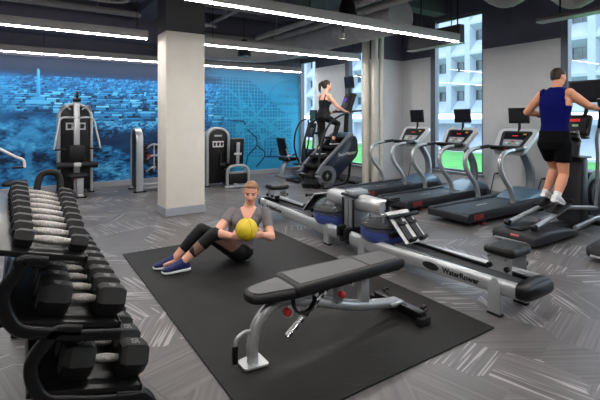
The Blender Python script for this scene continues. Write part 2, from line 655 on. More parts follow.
# ---- mural
def mural():
    NX, NZ = 880, 250
    X0, X1, Z0, Z1 = -3.6, 6.44, 0.12, 2.66
    xs = np.linspace(X0, X1, NX)
    zs = np.linspace(Z0, Z1, NZ)
    XX, ZZ = np.meshgrid(xs, zs)
    img = np.zeros((NZ, NX))           # tone 0..1
    def noise(sx_, sz_, oct_=3, seed=0):
        r = np.random.default_rng(seed)
        out = np.zeros((NZ, NX))
        amp, tot = 1.0, 0
        for o in range(oct_):
            gx, gz = int((X1 - X0) / sx_ * 2 ** o) + 2, int((Z1 - Z0) / sz_ * 2 ** o) + 2
            gr = r.random((gz + 1, gx + 1))
            u = (XX - X0) / (X1 - X0) * (gx - 1)
            v = (ZZ - Z0) / (Z1 - Z0) * (gz - 1)
            iu, iv = u.astype(int), v.astype(int)
            fu, fv = u - iu, v - iv
            fu, fv = fu * fu * (3 - 2 * fu), fv * fv * (3 - 2 * fv)
            out += amp * ((gr[iv, iu] * (1 - fu) + gr[iv, iu + 1] * fu) * (1 - fv) + (gr[iv + 1, iu] * (1 - fu) + gr[iv + 1, iu + 1] * fu) * fv)
            tot += amp
            amp *= 0.6
        return out / tot
    def smooth(a, b, v):
        t = np.clip((v - a) / (b - a), 0, 1)
        return t * t * (3 - 2 * t)
    n_big, n_mid, n_fine = noise(0.9, 0.35, 4, 1), noise(0.25, 0.09, 3, 2), noise(0.06, 0.03, 2, 3)
    # sky to far city
    img[:] = 0.10
    band = smooth(2.42, 2.18, ZZ)
    img += band * (0.22 + 0.35 * (n_fine - 0.45) + 0.25 * (n_mid - 0.5))
    # city blocks from far to near
    r = np.random.default_rng(5)
    z = 2.28
    def rect(xa, xb, za, zb, v):
        i0, i1 = np.searchsorted(xs, [xa, xb])
        j0, j1 = np.searchsorted(zs, [za, zb])
        img[j0:max(j1, j0 + 1), i0:max(i1, i0 + 1)] = v
    while z > 1.36:
        sc = 0.35 + (2.28 - z) / 0.9
        x = X0
        while x < 4.6:
            w = r.uniform(0.05, 0.3) * sc
            h = r.uniform(0.025, 0.10) * sc
            if r.random() < 0.62:
                br = r.uniform(0.5, 0.95)
                rect(x, x + w, z, z + h * 0.35, br)
                rect(x, x + w * 0.7, z - h, z, br * r.uniform(0.55, 0.9))
                rect(x + w * 0.7, x + w, z - h, z, r.uniform(0.08, 0.25))
                if sc > 0.7:
                    k = x + 0.02
                    while k < x + w * 0.66:
                        rect(k, k + 0.012, z - h * 0.85, z - h * 0.12, br * 0.5)
                        k += 0.035
            else:
                rect(x, x + w, z - h * 0.8, z, r.uniform(0.1, 0.35))
            x += w + r.uniform(0.0, 0.1) * sc
        z -= 0.045 * sc + 0.012
    far = smooth(1.9, 2.2, ZZ)
    img = img * (1 - far) + far * (img * 0.55 + band * 0.10)
    # bright shore speckle then river and banks
    shore = 1.42 - 0.10 * (XX - 1.2) + 0.04 * np.sin(XX * 3)
    low = smooth(0.06, -0.02, ZZ - shore)
    river = 0.17 + 0.10 * (n_mid - 0.5)
    img = img * (1 - low) + low * river
    spk = low * smooth(0.22, 0.05, shore - ZZ) * (XX > 0.9)
    img += spk * np.where(n_fine > 0.52, 0.55, 0.12)
    # near bank : trees and rock
    bank = smooth(0.0, 0.1, 1.25 - 0.42 * np.clip(XX - 0.7, 0, 3) - ZZ + 0.3 * (n_big - 0.5))
    rock = 0.40 + 1.7 * (n_big - 0.5) + 0.9 * (n_mid - 0.5) + 0.7 * (n_fine - 0.5)
    img = img * (1 - bank) + bank * np.clip(rock, 0.04, 0.85)
    tree = smooth(0.48, 0.6, noise(0.5, 0.4, 4, 9)) * smooth(1.3, 1.1, ZZ) * (XX > 0.9)
    img = img * (1 - 0.85 * tree) + 0.85 * tree * np.where(n_fine > 0.56, 0.3, 0.05)
    # pale boulders and a bright fall at the far left
    lft = smooth(0.95, 0.35, XX) * smooth(1.6, 1.35, ZZ)
    cl = 0.45 + 1.6 * (noise(0.45, 0.3, 4, 21) - 0.5) + 0.5 * (n_fine - 0.5)
    img = img * (1 - lft) + lft * np.clip(cl, 0.05, 0.9)
    fall = smooth(0.09, 0.03, np.abs(XX - 0.13 - 0.06 * (ZZ - 0.6))) * smooth(1.02, 0.92, ZZ)
    img = img * (1 - 0.7 * fall) + 0.7 * fall * 0.62
    slab = smooth(0.27, 0.2, np.abs(XX - 0.12)) * smooth(0.14, 0.08, np.abs(ZZ - 1.08 - 0.1 * np.sin(XX * 9)))
    img = img * (1 - 0.7 * slab) + 0.7 * slab * (0.62 + 0.3 * (n_mid - 0.5))
    # pale column of haze and the tall monument
    hz = smooth(0.35, 0.0, np.abs(XX + 0.25)) * smooth(1.2, 1.5, ZZ) * smooth(2.4, 2.1, ZZ)
    img = img * (1 - 0.5 * hz) + 0.5 * hz * 0.45
    half = 0.034 - 0.012 * (ZZ - 1.78) / 0.75
    ob = (np.abs(XX - 0.30) < half) & (ZZ > 1.86) & (ZZ < 2.44)
    tip = (ZZ > 2.38) & (np.abs(XX - 0.30) > (2.44 - ZZ) * 0.5)
    img = np.where(ob & ~tip, np.where(XX > 0.305, 0.60, 0.5), img)
    rect(0.08, 0.5, 1.74, 1.81, 0.7)
    rect(0.18, 0.42, 1.81, 1.87, 0.62)
    img = np.clip(img, 0, 1)
    ramp_x = np.array([0.0, 0.15, 0.35, 0.6, 0.85, 1.0])
    cols = np.array([lin(*c)[:3] for c in [(8, 20, 38), (15, 46, 80), (30, 98, 152), (52, 142, 200), (98, 190, 234), (150, 220, 248)]])
    photo = np.stack([np.interp(img, ramp_x, cols[:, k]) for k in range(3)], -1)
    # ---- old street map on the right
    mp = np.zeros((NZ, NX, 3))
    ctone = 0.42 + 0.20 * smooth(2.5, 1.2, ZZ) + 0.05 * (n_mid - 0.5) + 0.08 * smooth(5.2, 6.4, XX)
    mcols = np.array([lin(*c)[:3] for c in [(14, 50, 78), (24, 100, 144), (38, 138, 182), (76, 182, 216)]])
    # city outline: grid inside a polygon
    inside = (ZZ < 2.45 - 0.80 * (XX - 4.9)) & (ZZ < 2.46) & (ZZ > 0.55 - 0.12 * (XX - 4.3)) & (XX < 6.2)
    gu, gv = (XX * 11.5) % 1.0, (ZZ * 11.5) % 1.0
    blk = (np.abs(gu - 0.5) < 0.39) & (np.abs(gv - 0.5) < 0.39)
    dots = inside & blk
    def dist_line(x0, z0, x1, z1):
        dx, dz = x1 - x0, z1 - z0
        L2 = dx * dx + dz * dz
        t = np.clip(((XX - x0) * dx + (ZZ - z0) * dz) / L2, 0, 1)
        return np.hypot(XX - x0 - t * dx, ZZ - z0 - t * dz)
    ave = np.ones((NZ, NX), bool)
    for a in [(4.3, 2.2, 6.1, 0.75), (4.4, 0.9, 6.0, 1.5), (4.1, 1.45, 6.3, 1.45), (4.9, 2.1, 5.3, 0.7), (4.5, 1.0, 5.6, 2.0), (5.3, 1.45, 6.2, 0.8),
              (4.4, 1.75, 5.9, 0.9), (5.0, 0.8, 6.2, 1.25), (4.6, 2.2, 4.75, 0.9)]:
        ave &= dist_line(*a) > 0.022
    plaza = np.ones((NZ, NX), bool)
    for c in [(5.0, 1.45, .07), (5.55, 1.2, .08), (4.75, 1.75, .06), (5.3, 1.0, .07), (5.75, 1.45, .06), (4.6, 1.2, .1), (4.9, 1.08, .06)]:
        plaza &= np.hypot(XX - c[0], ZZ - c[1]) > c[2]
    dots &= ave & plaza
    ctone = np.where(dots, ctone - 0.22, ctone + np.where(inside, 0.05, 0))
    # river line
    for a in [(4.15, 1.4, 4.72, 1.38), (4.72, 1.38, 4.78, 1.3), (4.85, 1.15, 5.1, 0.95), (5.1, 0.95, 5.12, 0.75), (5.12, 0.75, 4.85, 0.5), (4.85, 0.5, 4.8, 0.25),
              (5.12, 0.75, 5.34, 0.58), (5.34, 0.58, 5.34, 0.45), (5.34, 0.45, 5.1, 0.2), (5.5, 0.45, 5.56, 0.62), (5.34, 0.45, 5.8, 0.42), (5.8, 0.42, 6.05, 0.52)]:
        ctone = np.where(dist_line(*a) < 0.018, 0.02, ctone)
    # cartouche oval
    e = np.abs(np.hypot((XX - 6.12) / 0.62, (ZZ - 2.02) / 0.44) - 1)
    ctone = np.where(e < 0.022, ctone - 0.16, ctone)
    mp = np.stack([np.interp(np.clip(ctone, 0, 1), [0, 0.3, 0.6, 1.0], mcols[:, k]) for k in range(3)], -1)
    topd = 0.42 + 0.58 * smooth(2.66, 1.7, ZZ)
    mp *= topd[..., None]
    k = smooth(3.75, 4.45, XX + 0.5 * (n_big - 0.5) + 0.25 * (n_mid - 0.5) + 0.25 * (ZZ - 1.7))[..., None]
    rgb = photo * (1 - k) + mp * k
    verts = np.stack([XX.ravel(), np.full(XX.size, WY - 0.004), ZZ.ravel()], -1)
    idx = np.arange(NX * NZ).reshape(NZ, NX)
    quads = np.stack([idx[:-1, :-1], idx[:-1, 1:], idx[1:, 1:], idx[1:, :-1]], -1).reshape(-1, 4)
    me = bpy.data.meshes.new('mural')
    me.vertices.add(len(verts))
    me.vertices.foreach_set('co', verts.astype(np.float32).ravel())
    me.loops.add(quads.size)
    me.loops.foreach_set('vertex_index', quads.astype(np.int32).ravel())
    me.polygons.add(len(quads))
    me.polygons.foreach_set('loop_start', np.arange(0, quads.size, 4, dtype=np.int32))
    me.update(calc_edges=True)
    at = me.color_attributes.new('print', 'FLOAT_COLOR', 'POINT')
    at.data.foreach_set('color', np.concatenate([rgb.reshape(-1, 3), np.ones((NX * NZ, 1))], -1).astype(np.float32).ravel())
    m = bpy.data.materials.new('printed_vinyl')
    m.use_nodes = True
    nt = m.node_tree
    a = nt.nodes.new('ShaderNodeVertexColor')
    a.layer_name = 'print'
    b = nt.nodes['Principled BSDF']
    nt.links.new(a.outputs[0], b.inputs['Base Color'])
    b.inputs['Roughness'].default_value = 0.55
    b.inputs['Specular IOR Level'].default_value = 0.25
    me.materials.append(m)
    o = bpy.data.objects.new('wall_mural', me)
    COL.objects.link(o)
    tag(o, 'blue printed wall mural of a city from the air with an old street map', 'mural')
    ink = mat('mural_ink', lin(26, 84, 120), 0.6)
    text_obj('lettering', 'Plan', 0.17, ink, o, (6.12, WY - 0.006, 2.25), (1, 0, 0), (0, 0, 1), 0.0005, 0.35)
    text_obj('lettering', 'of the City', 0.15, ink, o, (6.06, WY - 0.006, 2.05), (1, 0, 0), (0, 0, 1), 0.0005, 0.35)
    text_obj('lettering', 'WASHINGTON', 0.125, ink, o, (6.05, WY - 0.006, 1.84), (1, 0, 0), (0, 0, 1), 0.0005, 0.2)
mural()

# ---- vertical service pipes beside the step
def pipe_v(name, x, y, r, label):
    o = MB().cyl((x, y, 0.0), (x, y, 3.6), r, 24)
    for z in (1.55,):
        o.cyl((x, y, z - 0.03), (x, y, z + 0.03), r + 0.012, 24)
    o = o.build(name, cream_pipe)
    return tag(o, label, 'pipe', 'cream standpipes at the window wall')
pipe_v('standpipe', 6.285, 6.90, 0.083, 'cream vertical pipe nearest the stair climber, left of three')
pipe_v('standpipe', 6.345, 6.68, 0.07, 'cream vertical pipe in the middle of three beside the window wall')
pipe_v('standpipe', 6.485, 6.62, 0.05, 'cream vertical pipe nearest the treadmill, right of three')

# ============================================================ OUTSIDE
def outside():
    BX = 40.0
    pw, ph = 2.37, 3.2
    bld = thing('office_building', 'pale concrete office building with recessed square windows beyond the lawn', 'building', (BX, 30, -2.1))
    wall, glass, frames = MB(), MB(), MB()
    yA, nY = 9.0, 26
    z0 = 4.05
    Y = lambda i: (yA - 30 + i * pw)
    panes = []
    for j in range(5):
        for i in range(nY):
            ya, yb = Y(i), Y(i + 1)
            za, zb = z0 + j * ph, z0 + (j + 1) * ph
            m_ = 0.3
            A = [(0, ya, za), (0, yb, za), (0, yb, zb), (0, ya, zb)]
            B = [(0, ya + m_, za + .14), (0, yb - m_, za + .14), (0, yb - m_, zb - .12), (0, ya + m_, zb - .12)]
            Cc = [(0.75, ya + 0.58, za + 1.4), (0.75, yb - 0.58, za + 1.4), (0.75, yb - 0.58, zb - 0.72), (0.75, ya + 0.58, zb - 0.72)]
            vs_ = wall._put(A + B + Cc, [(0, 1, 5, 4), (1, 2, 6, 5), (2, 3, 7, 6), (3, 0, 4, 7), (4, 5, 9, 8), (5, 6, 10, 9), (6, 7, 11, 10), (7, 4, 8, 11)])
            panes.append((ya + 0.58, yb - 0.58, za + 1.4, zb - 0.72))
    vis = lambda q: any(a < 30 + (q[0] + q[1]) / 2 < b for a, b in ((13.5, 20.5), (24, 34), (43.5, 51), (53.5, 62)))
    panes.sort(key=lambda q: 0 if vis(q) else 1)
    # base storey: slab and piers
    wall.box((1.2, (Y(0) + Y(nY)) / 2, 3.2), (2.4, nY * pw, 0.5))
    wall.box((2.6, (Y(0) + Y(nY)) / 2, 1.5), (0.4, nY * pw, 3.2))
    for i in range(0, nY + 1, 2):
        wall.box((0.4, Y(i), 1.5), (0.8, 0.9, 3.1), bev=0.05)
    wall.box((1.0, (Y(0) + Y(nY)) / 2, z0 + 5 * ph + 0.3), (2.2, nY * pw, 0.7))
    wall.box((2.5, (Y(0) + Y(nY)) / 2, z0 + 2.5 * ph), (0.3, nY * pw, 5 * ph))
    wall.build('facade', concrete, bld, 0)
    for k, (a, b, c, d) in enumerate(panes):
        if k % 1 == 0 and k < 100:
            f = MB().box((0.85, (a + b) / 2, (c + d) / 2), (0.06, b - a, d - c)).build('window', bldg_glass, bld, 0)
            MB().box((0.80, (a + b) / 2 - 0.1, (c + d) / 2), (0.06, 0.07, d - c)).box((0.80, (a + b) / 2, c + .04), (0.06, b - a, .08)).box((0.80, a + .04, (c + d) / 2), (0.06, .08, d - c)).build('mullion', frame_mat, f, 0)
    fm = MB()
    for (a, b, c, d) in panes[100:]:
        fm.box((0.85, (a + b) / 2, (c + d) / 2), (0.06, b - a, d - c))
    o = fm.build('window', bldg_glass, bld, 0)
    o['kind'] = 'stuff'
    # lawn: a shallow slope towards the building
    g_ = MB()
    g_._put([(XB + 0.6, -12, -0.15), (26, -12, -1.2), (BX - 0.2, -12, -2.12), (XB + 0.6, 60, -0.15), (26, 60, -1.2), (BX - 0.2, 60, -2.12)], [(0, 1, 4, 3), (1, 2, 5, 4)])
    o = g_.build('lawn', grass, None, 0)
    tag(o, 'bright green lawn outside the windows', 'lawn', kind='stuff')
    pv = MB()
    pv.box((36, 24, -1.9), (4.0, 70, 0.12))
    o = pv.build('pavement', mat('pale_paving', lin(140, 146, 150), 0.9, 0, 0.05, 2), None, 0)
    o['kind'] = 'structure'
outside()

# ============================================================ CEILING SERVICES AND LIGHTS
def fixture(name, x0, x1, y, label, hang=None):
    z = 2.66
    t = thing(name, label, 'ceiling light', ((x0 + x1) / 2, y, z), 0, 'linear ceiling lights')
    h = (x1 - x0) / 2
    MB().box((0, 0, 0.067), (2 * h, 0.11, 0.114), bev=0.004).build('housing', housing, t)
    MB().box((0, 0, 0.004), (2 * h - 0.02, 0.038, 0.012)).build('diffuser', lens, t, 0)
    n = max(2, int((x1 - x0) / 2.2) + 1)
    for i in range(n):
        xx = -h + 0.15 + (2 * h - 0.3) * i / (n - 1)
        MB().cyl((xx, 0, 0.122), (xx, 0, ZC - z - 0.002), 0.006, 6).build('hanger', black, t)
    return t
fixture('linear_light', -2.6, 5.76, 4.20, 'long white linear ceiling light crossing above the column and rowers, nearest in view')
fixture('linear_light', -2.6, 1.62, 6.66, 'linear ceiling light left of the white column, in front of the mural')
fixture('linear_light', 2.52, 5.86, 6.66, 'linear ceiling light right of the white column, ending by the cream pipes')
fixture('linear_light', -2.6, 6.18, 9.30, 'farthest linear ceiling light running along the top of the mural')
fixture('linear_light', -2.6, 5.76, 1.72, 'added linear ceiling light, unseen overhead above the dumbbell rack')  # unseen row added for fill light, continuing the row spacing
fixture('linear_light', -2.6, 5.76, -0.76, 'added unseen linear ceiling light behind the camera')  # second unseen row, added to light the room from behind the camera

def suspended_channel(x, y0, y1, z, h, label):
    t = thing('suspended_channel', label, 'ceiling channel', (x, (y0 + y1) / 2, z), 0)
    L_ = (y1 - y0)
    MB().box((0, 0, h / 2), (0.12, L_, h), bev=0.004).build('channel_body', trunk_dark, t)
    MB().box((0, 0, -0.006), (0.16, L_ + 0.02, 0.012)).build('bottom_flange', silver_dark, t, 0)
    for yy in (-L_ / 2 + 0.08, L_ / 2 - 0.25):
        MB().cyl((0, yy, h), (0, yy, ZC - z - 0.002), 0.012, 8).build('hanger', black, t)
suspended_channel(5.85, 4.18, 5.25, 2.66, 0.29, 'dark suspended ceiling channel meeting the end of the nearest linear light')
suspended_channel(5.62, 1.85, 2.86, 2.70, 0.05, 'thin suspended ceiling channel in front of the second window')

def duct(name, path, r, label, ribs=True, m=duct_mat):
    P = spline([Vector(p) for p in path], 14)
    mb = MB()
    mb.tube(P, r, 28)
    o = mb.build(name, m)
    if ribs:
        acc, last = 0, P[0]
        rm = MB()
        for i in range(1, len(P) - 1):
            acc += (P[i] - last).length
            last = P[i]
            if acc > 0.2:
                acc = 0
                d = (P[i + 1] - P[i - 1]).normalized()
                rm.cone(P[i] - d * 0.008, P[i] + d * 0.008, r + 0.006, r + 0.006, 28)
        rm.build('seam', m, o)
    return tag(o, label, 'air duct')
duct('spiral_duct', [(2.7, 8.75, 3.02), (3.6, 8.75, 3.02), (4.6, 8.72, 3.04), (5.15, 8.2, 3.1), (5.3, 7.4, 3.16), (5.3, 6.2, 3.17), (5.3, 4.95, 3.17)], 0.29,
     'large grey spiral air duct bending from the mural towards the window side')
duct('flexible_duct', [(5.9, 4.15, 3.7), (5.9, 3.8, 3.45), (5.9, 3.5, 3.24), (5.92, 3.25, 3.3), (5.95, 3.02, 3.42), (6.0, 2.8, 3.2), (6.0, 2.6, 3.05), (6.0, 2.3, 3.2), (6.05, 1.9, 3.4), (6.1, 1.4, 3.5)], 0.17,
     'grey sagging flexible air duct at the upper right by the window wall')
def cpipe(name, a, b, r, label, cat='pipe', clamps=3):
    A, B = Vector(a), Vector(b)
    mb = MB().cyl(A, B, r, 14)
    o = mb.build(name, pipe_mat)
    d = (B - A).normalized()
    for i in range(clamps):
        cl = MB()
        p_ = A.lerp(B, (i + 0.5) / clamps)
        cl.cyl(p_ - d * 0.02, p_ + d * 0.02, r + 0.012, 14)
        cl.cyl(p_, (p_.x, p_.y, ZC - 0.002), 0.006, 6)
        cl.build('clamp', pipe_mat, o)
    return tag(o, label, cat)
cpipe('ceiling_pipe', (-2.6, 8.55, 3.46), (1.95, 8.55, 3.46), 0.06, 'ceiling pipe running above the left part of the mural')
cpipe('ceiling_pipe', (-2.6, 7.7, 3.62), (4.2, 7.7, 3.62), 0.04, 'thinner ceiling pipe nearer than the mural pipe, high on the left')
cpipe('ceiling_pipe', (4.36, 3.2, 3.22), (4.36, 8.3, 3.22), 0.055, 'ceiling pipe rising to the right beside the large spiral duct, left one of two')
cpipe('ceiling_pipe', (4.78, 2.2, 3.24), (4.78, 8.2, 3.24), 0.06, 'ceiling pipe between the other pipe and the large spiral duct')
cpipe('ceiling_pipe', (2.45, 5.1, 3.5), (4.9, 5.1, 3.5), 0.035, 'thin ceiling pipe above the nearest linear light')
cpipe('ceiling_pipe', (3.1, 8.1, 3.3), (3.1, 2.2, 3.3), 0.03, 'thin conduit right of the column under the ceiling')
def conduit(path, r, label):
    o = MB().tube(path, r, 8, smooth=5).build('conduit', pipe_mat)
    return tag(o, label, 'conduit')
conduit([(1.55, 7.2, 3.85), (1.5, 7.2, 3.45), (1.3, 7.2, 3.3), (0.4, 7.2, 3.3)], 0.025, 'bent conduit left of the column head')
conduit([(2.55, 7.3, 3.85), (2.55, 7.3, 3.3), (2.7, 7.4, 3.2), (3.1, 7.6, 3.2)], 0.03, 'bent conduit right of the column head')

def speaker_pendant(x, y, z, label):
    t = thing('pendant_speaker', label, 'speaker', (x, y, z), 0, 'pendant speakers')
    MB().lathe([(0.02, 0.36), (0.06, 0.35), (0.10, 0.26), (0.135, 0.1), (0.145, 0.02), (0.14, 0.0), (0.12, 0.012), (0.01, 0.012)], n=28).build('speaker_body', black, t)
    MB().lathe([(0.119, 0.0), (0.119, 0.01), (0.01, 0.01), (0.01, 0.0)], n=28).build('grille', graphite, t)
    MB().cyl((0, 0, 0.35), (0, 0, ZC - z - 0.002), 0.006, 6).build('cable', black, t)
speaker_pendant(3.98, 4.76, 2.88, 'black pendant loudspeaker hanging above the nearest linear light')
speaker_pendant(3.9, 8.0, 2.74, 'black pendant loudspeaker between the two farther lights, right of the column')
t = thing('downlight', 'small round grey downlight on the underside of the duct by the nearest light', 'ceiling light', (4.75, 5.8, 2.86))
MB().lathe([(0.07, 0.0), (0.075, 0.02), (0.07, 0.09), (0.02, 0.1), (0.01, 0.1)], n=20).build('can', housing, t)
MB().cyl((0, 0, 0.1), (0, 0, ZC - 2.862), 0.008, 6).build('stem', black, t)
MB().lathe([(0.055, -0.002), (0.055, 0.004), (0.01, 0.004)], n=20).build('diffuser', plastic_white, t)
# ============================================================ RUBBER MAT
def rubber_tile_mat():
    m = bpy.data.materials.new('textured_rubber')
    m.use_nodes = True
    nt = m.node_tree
    b = nt.nodes['Principled BSDF']
    tc = nt.nodes.new('ShaderNodeTexCoord')
    w1 = nt.nodes.new('ShaderNodeTexVoronoi')
    w1.inputs['Scale'].default_value = 55
    w1.inputs['Randomness'].default_value = 0.1
    nt.links.new(tc.outputs['Object'], w1.inputs['Vector'])
    bp = nt.nodes.new('ShaderNodeBump')
    bp.inputs['Strength'].default_value = 0.45
    bp.inputs['Distance'].default_value = 0.004
    nt.links.new(w1.outputs['Distance'], bp.inputs['Height'])
    nt.links.new(bp.outputs['Normal'], b.inputs['Normal'])
    nz = nt.nodes.new('ShaderNodeTexNoise')
    nz.inputs['Scale'].default_value = 2.2
    nz.inputs['Detail'].default_value = 6
    nt.links.new(tc.outputs['Object'], nz.inputs['Vector'])
    cr = nt.nodes.new('ShaderNodeValToRGB')
    cr.color_ramp.elements[0].color = lin(20, 19, 18)
    cr.color_ramp.elements[1].color = lin(29, 27, 26)
    cr.color_ramp.elements[0].position = 0.35
    cr.color_ramp.elements[1].position = 0.7
    nt.links.new(nz.outputs['Fac'], cr.inputs['Fac'])
    nt.links.new(cr.outputs['Color'], b.inputs['Base Color'])
    b.inputs['Roughness'].default_value = 0.66
    b.inputs['Specular IOR Level'].default_value = 0.3
    return m
MT = 0.012
o = MB().box((1.827, 3.25, MT / 2 + 0.0005), (1.83, 3.1, MT), bev=0.004).build('rubber_mat', rubber_tile_mat(), None, 30)
tag(o, 'large black rubber exercise mat on the grey carpet', 'mat')

# ============================================================ BENCH
def rounded_pad(mb, outline, z0, z1, r=0.02):
    """upholstered pad from a 2D outline with softened rim"""
    n = len(outline)
    cx = sum(p[0] for p in outline) / n
    cy = sum(p[1] for p in outline) / n
    def ring(k, z):
        out = []
        for x, y in outline:
            d = math.hypot(x - cx, y - cy)
            out.append(mb.bm.verts.new((x - (x - cx) / d * k, y - (y - cy) / d * k, z)))
        return out
    R = [ring(0.02, z0), ring(0.004, z0 + 0.008), ring(0, z0 + (z1 - z0) * 0.5), ring(0.006, z1 - 0.012), ring(0.022, z1 - 0.003), ring(0.05, z1)]
    for i in range(len(R) - 1):
        for j in range(n):
            j2 = (j + 1) % n
            mb.bm.faces.new((R[i][j], R[i][j2], R[i + 1][j2], R[i + 1][j]))
    mb.bm.faces.new(list(reversed(R[0])))
    mb.bm.faces.new(R[-1])
def round_poly(pts, rads, seg=6):
    out = []
    n = len(pts)
    for i in range(n):
        p, a, b = Vector(pts[i]), Vector(pts[i - 1]), Vector(pts[(i + 1) % n])
        r = rads[i] if isinstance(rads, (list, tuple)) else rads
        if r <= 0:
            out.append(tuple(p))
            continue
        da, db = (a - p).normalized(), (b - p).normalized()
        p0, p1 = p + da * r, p + db * r
        for k in range(seg + 1):
            t = k / seg
            q = p0 * (1 - t) ** 2 + p * 2 * t * (1 - t) + p1 * t * t
            out.append((q.x, q.y))
    return out

def bench():
    t = thing('weight_bench', 'adjustable black and silver weight bench standing on the black mat', 'weight bench', (1.69, 2.22, MT + 0.001))
    seat_o = round_poly([(-0.60, -0.085), (-0.30, -0.135), (-0.30, 0.135), (-0.60, 0.085)], [0.08, 0.02, 0.02, 0.08])
    mb = MB()
    rounded_pad(mb, seat_o, 0.375, 0.435)
    s_ = mb.build('seat', vinyl, t, 60)
    mb = MB()
    mb.prism(round_poly([(-0.575, -0.06), (-0.32, -0.105), (-0.32, 0.105), (-0.575, 0.06)], [0.06, 0.02, 0.02, 0.06]), 'z', 0.4345, 0.437)
    mb.build('seat_panel', vinyl_top, s_)
    b_ = round_poly([(-0.33, -0.145), (0.60, -0.125), (0.60, 0.125), (-0.33, 0.145)], [0.02, 0.02, 0.02, 0.02])
    mb = MB()
    rounded_pad(mb, b_, 0.385, 0.452)
    bk = mb.build('backrest', vinyl, t, 60)
    MB().prism([(-0.29, -0.108), (0.265, -0.1), (0.265, 0.1), (-0.29, 0.108)], 'z', 0.451, 0.4545).build('back_panel', vinyl_top, bk)
    MB().prism([(0.285, -0.1), (0.565, -0.092), (0.565, 0.092), (0.285, 0.1)], 'z', 0.451, 0.4545).build('back_panel', vinyl_top, bk)
    MB().box((0.13, 0, 0.375), (0.88, 0.2, 0.018)).build('back_board', black, bk)
    # curved front leg and spine
    mb = MB().tube([(-0.555, 0, 0.02), (-0.555, 0, 0.12), (-0.53, 0, 0.22), (-0.465, 0, 0.295), (-0.36, 0, 0.33), (-0.24, 0, 0.332), (-0.16, 0, 0.315)], 0.034, 16, smooth=6)
    mb.build('front_leg', silver, t, 60)
    mb = MB().tube([(-0.30, 0, 0.325), (-0.05, 0, 0.25), (0.25, 0, 0.155), (0.62, 0, 0.085)], 0.036, 16, smooth=5)
    mb.build('spine', silver, t, 60)
    mb = MB().prism(round_poly([(-0.63, -0.055), (-0.48, -0.075), (-0.48, 0.075), (-0.63, 0.055)], 0.025), 'z', 0.012, 0.022)
    fp = mb.build('foot_plate', silver, t)
    MB().prism(round_poly([(-0.625, -0.05), (-0.485, -0.07), (-0.485, 0.07), (-0.625, 0.05)], 0.025), 'z', 0.0, 0.0125).build('rubber_foot', rubber, fp)
    # carry handle
    h = MB().tube([(-0.565, 0, 0.20), (-0.61, 0, 0.205), (-0.655, 0, 0.18), (-0.665, 0, 0.12), (-0.665, 0, 0.035)], 0.011, 10, smooth=5).build('carry_handle', silver, t, 60)
    MB().cyl((-0.665, 0, 0.045), (-0.665, 0, 0.145), 0.018, 14).build('grip', black, h)
    # posts under the back
    MB().box((0.31, 0, 0.263), (0.075, 0.05, 0.25), bev=0.01).build('back_post', silver, t)
    MB().box((-0.27, 0, 0.36), (0.07, 0.06, 0.07), bev=0.01).build('hinge_bracket', silver_dark, t)
    # U shaped black link
    mb = MB().tube([(-0.345, -0.115, 0.38), (-0.338, -0.118, 0.325), (-0.30, -0.12, 0.285), (-0.23, -0.118, 0.285), (-0.192, -0.115, 0.325), (-0.185, -0.115, 0.385)], 0.016, 10, smooth=5, rect=(0.012, 0.034), up=(0, 1, 0))
    mb.build('seat_link', black, t)
    MB().cyl((-0.185, -0.135, 0.375), (-0.185, -0.09, 0.375), 0.013, 12).build('bolt', chrome, t)
    MB().cyl((0.10, -0.135, 0.375), (0.10, -0.09, 0.375), 0.011, 12).build('bolt', chrome, t)
    # ladder strut with holes
    st = MB().tube([(-0.36, -0.07, 0.14), (-0.05, -0.07, 0.375)], 0.02, rect=(0.036, 0.03)).build('adjuster_strut', chrome, t)
    mb = MB()
    for i in range(8):
        f = (i + 0.5) / 8
        p_ = Vector((-0.36, -0.087, 0.14)).lerp(Vector((-0.05, -0.087, 0.375)), f)
        mb.box(p_, (0.022, 0.006, 0.012), Matrix.Rotation(-math.atan2(.23, .29), 4, 'Y'))
    mb.build('strut_notches', black, st)
    MB().box((0.06, -0.03, 0.31), (0.05, 0.05, 0.16), bev=0.008).build('pin_bracket', silver_dark, t)
    for (x, z, nm) in ((-0.355, 0.285, 'a'), (0.06, 0.295, 'b')):
        k = MB().cyl((x, -0.05, z), (x, -0.078, z), 0.023, 18)
        k.ball((x, -0.079, z), (0.023, 0.010, 0.023))
        k = k.build('pop_pin', red, t, 50, label='round red pull pin')
        MB().cyl((x, -0.02, z), (x, -0.055, z), 0.012, 12).build('pin_sleeve', chrome, k)
    MB().prism(round_poly([(-0.39, 0.31), (-0.29, 0.31), (-0.30, 0.24), (-0.35, 0.23)], 0.02), 'y', -0.045, -0.037).build('pin_plate', silver, t)
    # rear foot beam with wheels
    rb = MB().box((0.66, 0, 0.055), (0.075, 0.46, 0.07), bev=0.012).build('rear_beam', black_steel, t)
    MB().box((0.66, -0.235, 0.03), (0.1, 0.05, 0.06), bev=0.012).build('rubber_foot', rubber, rb)
    MB().box((0.66, 0.235, 0.03), (0.1, 0.05, 0.06), bev=0.012).build('rubber_foot', rubber, rb)
    MB().box((0.60, 0, 0.095), (0.13, 0.11, 0.02), bev=0.008).build('beam_plate', silver, t)
    for y in (-0.185, 0.195):
        w_ = MB().cyl((0.72, y - 0.014, 0.085), (0.72, y + 0.014, 0.085), 0.024, 18).build('wheel', black, t)
        MB().cyl((0.72, y - 0.018, 0.085), (0.72, y + 0.018, 0.085), 0.011, 12).build('hub', chrome, w_)
bench()

